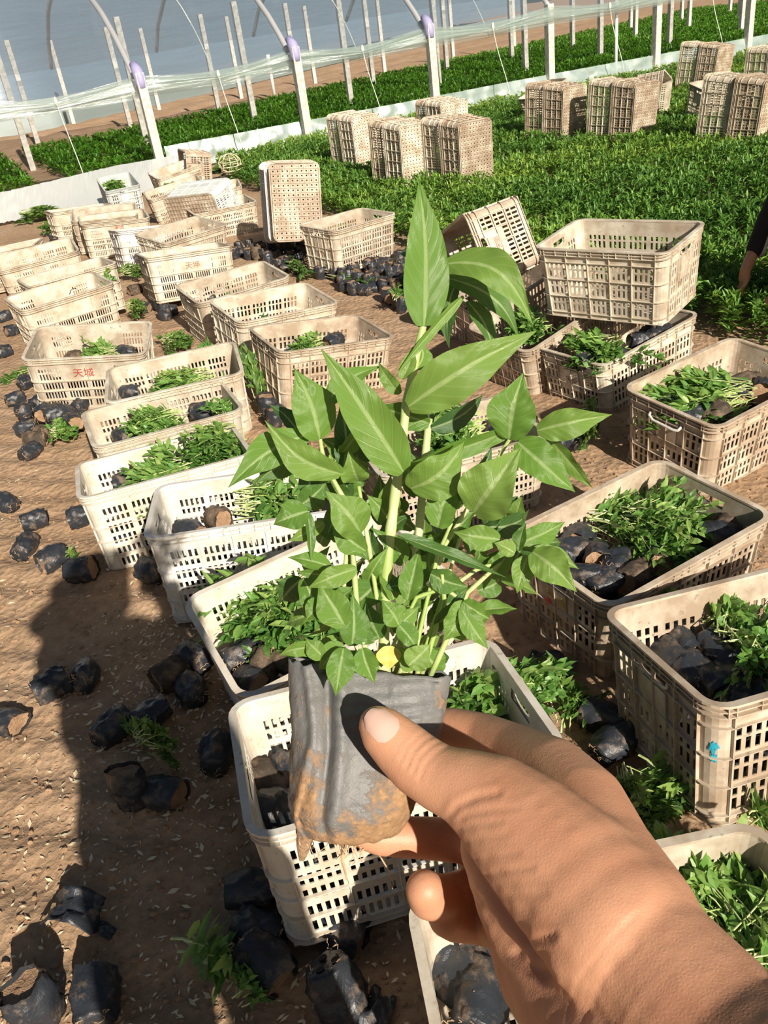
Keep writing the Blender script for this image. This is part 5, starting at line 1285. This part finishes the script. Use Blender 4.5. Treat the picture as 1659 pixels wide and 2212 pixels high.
# bag: flattened tube, folded down its left side, wider mouth than base
def heldbag():
    nk, nh = 120, 70; V = []
    # outline of the left and right side from top to bottom (px, py), and half depth in m
    Lp = [(624, 1430, .010), (626, 1500, .018), (632, 1580, .024), (628, 1660, .027), (626, 1730, .028), (640, 1772, .022)]
    Rp = [(974, 1455), (962, 1530), (945, 1600), (925, 1660), (897, 1730), (876, 1772)]
    def ip(P, t):
        x = t*(len(P)-1); i = min(int(x), len(P)-2); f = x-i; return [a*(1-f)+b*f for a, b in zip(P[i], P[i+1])]
    for j in range(nh+1):
        t = j/nh; l = ip(Lp, t); r = ip(Rp, t); cx, cy = (l[0]+r[0])/2, (l[1]+r[1])/2
        hw = math.hypot(r[0]-l[0], r[1]-l[1])/2*.40/F; c = W(cx, cy, .402); dx = W(r[0], r[1], .402)-W(l[0], l[1], .402); dx /= np.linalg.norm(dx)
        for k in range(nk):
            a = 2*math.pi*k/nk; ca, sa = math.cos(a), math.sin(a)
            ex = abs(ca)**.85*(1 if ca > 0 else -1); dep = l[2]*sa
            s = ca     # -1 left .. 1 right
            wr = 0
            if sa < 0:   # side towards the camera
                # vertical tuck on the left third and a slanting seam on the right
                f1 = -.45+.10*t; wr += -.0075*math.exp(-((s-f1)/.07)**2)*(1-t)**.5+.0045*math.exp(-((s-f1-.17)/.09)**2)*(1-t*.6)
                f2 = .25+.25*t; wr += .0022*math.exp(-((s-f2)/.025)**2)*(1 if t < .42 else math.exp(-((t-.42)/.08)**2))
                f3 = -.75+.12*math.sin(t*5); wr += .003*math.exp(-((s-f3)/.05)**2)
                wr += .0006*math.sin(t*95+s*7)*math.exp(-((t-.22)/.13)**2)*(1 if s > -.35 else .3)
                # dent under the thumb
                wr += -.0025*math.exp(-((s-.2)/.35)**2-((t-.45)/.22)**2)
            q = .0016*nz3(ca*3, sa*3, t*5)+.0012*nz3(ca*8, sa*8, t*14)+.0006*nz3(ca*20, sa*20, t*30)*(1+2*(t > .7))
            p = c+dx*(hw*ex*(1+q*12))+fw*(dep*(1+q*18))-fw*wr
            if t < .03: p = p+cu*(.0022*nz3(ca*4, sa*4, 11)-.001*s)
            V.append(p)
    idx = np.arange((nh+1)*nk).reshape(nh+1, nk)
    Fc = [(int(idx[j, k]), int(idx[j, (k+1) % nk]), int(idx[j+1, (k+1) % nk]), int(idx[j+1, k])) for j in range(nh) for k in range(nk)]
    # rounded, soil caked base
    cb = np.mean(V[-nk:], 0); last = [int(i) for i in idx[nh]]
    ring = V[-nk:]
    for sc_, dn in ((.93, .0022), (.8, .0042), (.55, .0055), (.25, .0062)):
        n0 = len(V)
        for k in range(nk):
            p = cb+(np.array(ring[k])-cb)*sc_-cu*(dn+.0016*nz3(k*.2, sc_*4, 2)); V.append(p)
        for k in range(nk): Fc.append((last[k], last[(k+1) % nk], n0+(k+1) % nk, n0+k))
        last = list(range(n0, n0+nk))
    V.append(cb-cu*.0064); Fc += [(last[k], last[(k+1) % nk], len(V)-1) for k in range(nk)]
    return V, Fc
m, nt, p = mat('dusty_bag_film', (.05, .055, .062), .42)
tcn = N(nt, 'ShaderNodeTexCoord'); n1 = N(nt, 'ShaderNodeTexNoise'); n1.inputs['Scale'].default_value = 38; n1.inputs['Detail'].default_value = 9; n1.inputs['Roughness'].default_value = .66
n2 = N(nt, 'ShaderNodeTexNoise'); n2.inputs['Scale'].default_value = 330; n2.inputs['Detail'].default_value = 5; n2.inputs['Roughness'].default_value = .7
n3 = N(nt, 'ShaderNodeTexNoise'); n3.inputs['Scale'].default_value = 90; n3.inputs['Detail'].default_value = 4
for n in (n1, n2, n3): nt.links.new(tcn.outputs['Object'], n.inputs['Vector'])
sp = N(nt, 'ShaderNodeSeparateXYZ'); nt.links.new(tcn.outputs['Object'], sp.inputs[0])
mr = N(nt, 'ShaderNodeMapRange'); mr.inputs[1].default_value = .062; mr.inputs[2].default_value = -.004; mr.inputs[3].default_value = -.10; mr.inputs[4].default_value = .17    # mud cakes thicker on the base of the bag
nt.links.new(sp.outputs[2], mr.inputs[0])
ad = N(nt, 'ShaderNodeMath', operation='ADD'); nt.links.new(n1.outputs[0], ad.inputs[0]); nt.links.new(mr.outputs[0], ad.inputs[1])
ad2 = N(nt, 'ShaderNodeMath', operation='MULTIPLY_ADD'); ad2.inputs[1].default_value = .16; nt.links.new(n2.outputs[0], ad2.inputs[0]); nt.links.new(ad.outputs[0], ad2.inputs[2])
rd = ramp(nt, ad2.outputs[0], [(.565, (0, 0, 0)), (.66, (1, 1, 1))])
dirt = mixc(nt, n2.outputs[0], (.13, .075, .04), (.62, .38, .20))
grey = mixc(nt, n3.outputs[0], (.10, .108, .115), (.25, .245, .235))
nt.links.new(mixc(nt, rd.outputs[0], grey, dirt), p.inputs['Base Color'])
rg = ramp(nt, rd.outputs[0], [(0, (.42,)*3), (1, (.95,)*3)]); nt.links.new(rg.outputs[0], p.inputs['Roughness'])
hh = N(nt, 'ShaderNodeMath', operation='ADD'); nt.links.new(n2.outputs[0], hh.inputs[0]); nt.links.new(rd.outputs[0], hh.inputs[1]); bump(nt, p, hh.outputs[0], .5, .0011)
V, Fc = heldbag(); bag = addp('nursery_bag', mesh('nursery_bag', V, Fc, m, True)); sd = bag.modifiers.new('s', 'SOLIDIFY'); sd.thickness = .0005; sd.offset = -1
S = [W(640+ (940-640)*i/14, 1452+18*i/14+3*nz3(i, 3), .402+.012*math.sin(j*1.7-1)*(1 if 0 < i < 14 else .2)+(.0)) for i in range(15) for j in range(3)]
idx = np.arange(45).reshape(15, 3); Q = np.stack([idx[:-1, :-1], idx[:-1, 1:], idx[1:, 1:], idx[1:, :-1]], -1).reshape(-1, 4)
addp('soil_plug', mesh('soil_plug', S, Q, M_CLOD, True))
# roots and mud hanging from the base
b = MB(); r = random.Random(3)
def rootline(x, y, dx, dy, n, w0, wob=14, d=.40):
    pts = []; px, py = x, y
    for k in range(n): pts.append(W(px, py, d+.004*math.sin(k))); px += dx/n+r.uniform(-wob, wob)*.5; py += dy/n+r.uniform(-2, 2)
    b.tube(pts, [w0*(1-.75*k/n) for k in range(n)], 5, False)
rootline(740, 1795, 10, 120, 9, .0016, 6); rootline(655, 1790, -25, 60, 8, .0006); rootline(640, 1790, 20, 70, 9, .0005, 26); rootline(790, 1800, 40, 130, 10, .0006)
for _ in range(26): rootline(r.choice((650, 660, 720, 745, 760, 780, 800)), 1795, r.uniform(-50, 60), r.uniform(15, 95), 8, r.uniform(.0002, .0005), 18)
addp('roots', mesh('roots', b.v, b.f, M_ROOT))
b = MB(); chain(b, [PX(662, 1792, .40, 22), PX(656, 1825, .40, 17), PX(652, 1856, .40, 8)]); chain(b, [PX(745, 1796, .40, 20), PX(752, 1812, .40, 10)]); 
addp('mud_clump', remeshed('mud_clump', b, .0014, .4, M_CLOD, 3))
# stems
b = MB()
def stem(pts, w0, w1, d0=.400, d1=.400):
    P = []; n = len(pts)
    for i in range(n-1):
        for k in range(4):
            t = k/4; f = (i+t)/(n-1); x = pts[i][0]*(1-t)+pts[i+1][0]*t; y = pts[i][1]*(1-t)+pts[i+1][1]*t; P.append(W(x, y, d0*(1-f)+d1*f))
    P.append(W(*pts[-1], d1)); m_ = len(P)
    b.tube(P, [(w0*(1-k/m_)+w1*k/m_)*.40/F/2*(1+.10*math.sin(k*1.6)) for k in range(m_)], 10)
stem([(828, 1470), (830, 1350), (834, 1250), (842, 1160), (852, 1080), (866, 980), (877, 880), (892, 800), (905, 745), (917, 690)], 27, 17, .402, .392)
stem([(850, 1470), (885, 1300), (905, 1150), (918, 1000), (926, 905)], 18, 18, .408, .412)
for q in [[(900, 1460), (960, 1280), (1030, 1230), (1075, 1215)], [(880, 1465), (940, 1340), (1000, 1140), (1030, 1100)], [(870, 1460), (960, 1180), (1100, 950)], [(800, 1460), (770, 1300), (755, 1100), (700, 1000), (690, 940)], [(735, 1480), (738, 1360), (745, 1240), (752, 1150)],
          [(790, 1460), (745, 1320), (700, 1270)], [(860, 1460), (900, 1380), (880, 1310)], [(910, 1460), (960, 1300), (955, 1240)], [(840, 1460), (800, 1200), (775, 1050)], [(820, 1460), (860, 1370), (900, 1290), (960, 1270), (1000, 1300)], [(838, 1200), (800, 1195), (775, 1215), (730, 1245)], [(930, 1460), (1010, 1280), (1110, 1190)],
          [(885, 1460), (945, 1200), (975, 1130)], [(875, 1465), (912, 1250), (890, 1180)]]:
    stem(q, r.uniform(9, 13), r.uniform(6, 10), .402, .402+r.uniform(-.02, .02))
addp('stem', mesh('stem', b.v, b.f, M_STEM, True))
# leaves
def leaf(b0, t0, w, tone=.5, roll=0, bow=0, lift_=.10, d=.40, dd=0, fold=.28, wave=1, m=None, pw=.72, seed=0, curl=0):
    A = W(b0[0], b0[1], d); T = W(t0[0], t0[1], d+dd); ax = T-A; L = np.linalg.norm(ax); a = ax/L
    c = -ray((b0[0]+t0[0])/2, (b0[1]+t0[1])/2); c /= np.linalg.norm(c); n = c-a*(c@a); n /= np.linalg.norm(n); s = np.cross(a, n)
    ro = math.radians(roll); s, n = s*math.cos(ro)+n*math.sin(ro), n*math.cos(ro)-s*math.sin(ro)
    hw = w*d/F/2; nu, nv = 40, 12; V = []; UV = []
    for i in range(nu+1):
        t = i/nu; pr = math.sin(math.pi*min(1, t*.97+.03)**pw)**.85 if t < 1 else .02
        pr = max(pr, .05); pr *= (1-.42*max(0, t-.6)/.4)*(1+.05*math.sin(t*9+seed))
        cen = A+a*(L*t)+s*(bow*L*math.sin(math.pi*t))+n*(lift_*L*math.sin(math.pi*t)-curl*L*t*t)
        for j in range(nv+1):
            v = j/nv*2-1; wv = .045*w*d/F*wave*(math.sin(t*13+seed+(2 if v > 0 else 0))+.5*math.sin(t*27+seed*2))*v*v*pr
            rip = .045*hw*pr*math.cos((t-.30*abs(v))*48+(1.2 if v > 0 else 0))*abs(v)*(1-abs(v))*4+.10*hw*nz3(t*3+seed, v*1.2, 4)
            V.append(cen+s*(v*hw*pr)+n*(fold*abs(v)*hw*pr+wv+rip)); UV.append((t, .5+.5*v))
    idx = np.arange((nu+1)*(nv+1)).reshape(nu+1, nv+1)
    Q = np.stack([idx[:-1, :-1], idx[:-1, 1:], idx[1:, 1:], idx[1:, :-1]], -1).reshape(-1, 4)
    o = addp('leaf', mesh('leaf', V, Q, m or M_BIGLEAF, True, uvs=UV, tone=[tone]*len(V))); return o
LV = [  # base, tip, width, tone, roll, bow, lift, depth, ddepth
 ((916, 704), (907, 384), 96, .50, -6, .02, .06, .390, -.01), ((958, 572), (1150, 696), 84, .62, 15, -.17, .12, .392, -.02), ((965, 600), (1128, 730), 60, .30, 25, -.10, .1, .402, .01),
 ((985, 610), (966, 750), 50, .18, -30, .05, .05, .408, 0), ((1010, 650), (1074, 772), 44, .25, 30, -.05, .05, .408, 0), ((1000, 640), (862, 815), 26, .6, 35, .04, .02, .398, -.01),
 ((905, 560), (843, 565), 40, .12, -55, .1, .1, .408, .03), ((895, 800), (903, 732), 44, .55, -30, .2, .1, .398, 0), ((868, 820), (892, 745), 34, .7, 20, .1, .1, .394, 0),
 ((882, 878), (1158, 718), 104, .66, -8, -.04, .10, .386, -.02), ((872, 1020), (694, 758), 100, .58, 6, .02, .08, .380, -.02), ((690, 948), (638, 796), 96, .55, -10, .03, .10, .388, -.01),
 ((738, 1024), (572, 912), 72, .66, 16, -.08, .10, .382, -.015), ((662, 940), (493, 1050), 76, .50, -12, .05, .10, .390, -.01), ((668, 960), (553, 1046), 70, .26, 20, .04, .05, .402, 0),
 ((645, 935), (583, 872), 44, .10, -35, .05, .05, .405, 0), ((742, 1010), (735, 868), 62, .14, -20, .05, .05, .404, 0), ((700, 880), (824, 788), 52, .50, 20, -.08, .1, .402, 0), ((745, 900), (790, 812), 40, .45, -20, 0, .1, .405, 0), ((865, 850), (815, 782), 36, .6, 25, 0, .1, .40, 0),
 ((932, 925), (1050, 852), 50, .08, -25, .05, .05, .410, .02), ((928, 915), (806, 878), 62, .42, 25, .06, .1, .406, 0), ((1100, 948), (1130, 806), 102, .48, 6, -.03, .10, .384, -.01), ((1160, 930), (1322, 898), 68, .62, -15, -.05, .12, .386, -.01),
 ((1118, 955), (1243, 1060), 82, .50, 16, .04, .10, .388, -.01), ((1190, 950), (1277, 1058), 46, .60, -35, -.03, .05, .394, 0), ((1112, 925), (868, 1015), 48, .50, 32, .02, .05, .386, .01), ((886, 1055), (1004, 958), 104, .62, -20, .05, .18, .382, -.01),
 ((1022, 1108), (1122, 968), 120, .70, 12, .03, .16, .372, -.015), ((1003, 1090), (1066, 968), 58, .10, -30, 0, .05, .392, 0), ((946, 1140), (984, 1038), 72, .50, 12, -.05, .1, .388, 0), ((778, 1152), (706, 1062), 90, .60, -12, .02, .14, .374, -.01),
 ((790, 1190), (712, 1124), 60, .55, 22, 0, .10, .376, 0), ((666, 1104), (590, 1132), 66, .42, -14, 0, .12, .384, 0), ((664, 1106), (676, 1218), 28, .32, 40, 0, .02, .388, 0), ((700, 1130), (622, 1170), 34, .7, 10, 0, .1, .396, 0),
 ((770, 1228), (665, 1272), 48, .66, 15, .06, .12, .380, 0), ((715, 1225), (622, 1202), 40, .52, -20, 0, .1, .390, 0), ((725, 1240), (640, 1236), 34, .45, 20, 0, .1, .394, 0), ((862, 1158), (1100, 1238), 40, .22, 45, .04, .03, .366, .01),
 ((1118, 1175), (1222, 1128), 54, .52, -14, 0, .1, .390, 0), ((1080, 1165), (980, 1150), 56, .60, 10, 0, .12, .384, 0), ((1150, 1192), (1244, 1278), 74, .66, -6, -.06, .12, .376, -.01), ((1140, 1200), (1118, 1282), 52, .60, 12, .05, .1, .382, 0),
 ((1148, 1190), (1252, 1226), 46, .62, 30, 0, .1, .384, 0), ((1112, 1195), (1068, 1172), 40, .75, -20, 0, .1, .38, 0), ((1120, 1190), (1135, 1128), 34, .30, 30, 0, .1, .386, 0), ((880, 1296), (905, 1182), 52, .48, 16, .03, .1, .384, 0),
 ((862, 1350), (826, 1296), 56, .56, -16, 0, .14, .376, 0), ((862, 1350), (902, 1404), 50, .42, 20, 0, .1, .378, 0), ((862, 1348), (905, 1310), 38, .6, -20, 0, .1, .38, 0), ((745, 1352), (686, 1256), 74, .56, 14, .03, .12, .386, 0),
 ((760, 1395), (764, 1284), 66, .38, -18, 0, .1, .392, 0), ((690, 1400), (602, 1418), 38, .60, 24, .14, .1, .384, 0), ((745, 1395), (688, 1446), 58, .58, -14, 0, .12, .380, 0), ((742, 1400), (726, 1504), 62, .46, 10, .03, .12, .374, -.005), ((782, 1400), (808, 1476), 56, .50, -16, 0, .1, .376, 0),
 ((905, 1440), (862, 1398), 54, .66, 14, 0, .1, .388, 0), ((882, 1438), (930, 1392), 60, .72, -10, 0, .1, .376, 0), ((1005, 1300), (958, 1386), 66, .56, 18, -.03, .1, .382, 0), ((1000, 1300), (1058, 1338), 48, .52, -18, 0, .1, .380, 0),
 ((996, 1312), (1056, 1402), 50, .56, 12, .05, .1, .380, 0), ((930, 1240), (1010, 1270), 56, .32, -20, 0, .1, .392, 0), ((820, 1380), (790, 1300), 60, .30, 20, 0, .1, .398, 0), ((700, 1300), (660, 1340), 50, .5, -20, 0, .1, .390, 0), ((655, 1250), (690, 1340), 60, .4, 20, 0, .08, .400, 0),
 ((650, 1090), (705, 1045), 60, .30, -20, 0, .1, .398, 0), ((735, 1150), (800, 1210), 56, .34, 25, 0, .1, .398, 0), ((830, 1250), (745, 1330), 70, .32, -15, 0, .1, .404, 0), ((700, 1420), (660, 1380), 44, .62, 10, 0, .1, .38, 0)]
for i, q in enumerate(LV):
    leaf(q[0], q[1], q[2], q[3], q[4], q[5], q[6], q[7], q[8], seed=i*1.3, pw=.68 if i in (0,) else .74, curl=.06)
o = leaf((838, 1395), (840, 1448), 52, .5, 5, 0, .1, .388, 0, m=M_YEL, seed=5); o['label'] = 'yellow leaf'
r2 = random.Random(11)
core = [(660, 1040), (760, 960), (860, 940), (960, 1010), (1100, 1060), (1180, 1180), (1060, 1280), (1020, 1370), (900, 1420), (720, 1420), (650, 1330), (640, 1180)]
k = 0
while k < 105:
    x, y = r2.uniform(640, 1180), r2.uniform(950, 1420)
    if not inpoly(np.array([x]), np.array([y]), core)[0]: continue
    a = math.atan2(y-1380, x-840)+r2.gauss(0, .9); l = r2.uniform(55, 105)
    leaf((x, y), (x+l*math.cos(a), y+l*math.sin(a)), r2.uniform(32, 60), r2.uniform(.12, .7), r2.uniform(-45, 45), r2.uniform(-.08, .08), .12, r2.uniform(.396, .432), r2.uniform(-.015, .015), seed=k, curl=.1); k += 1
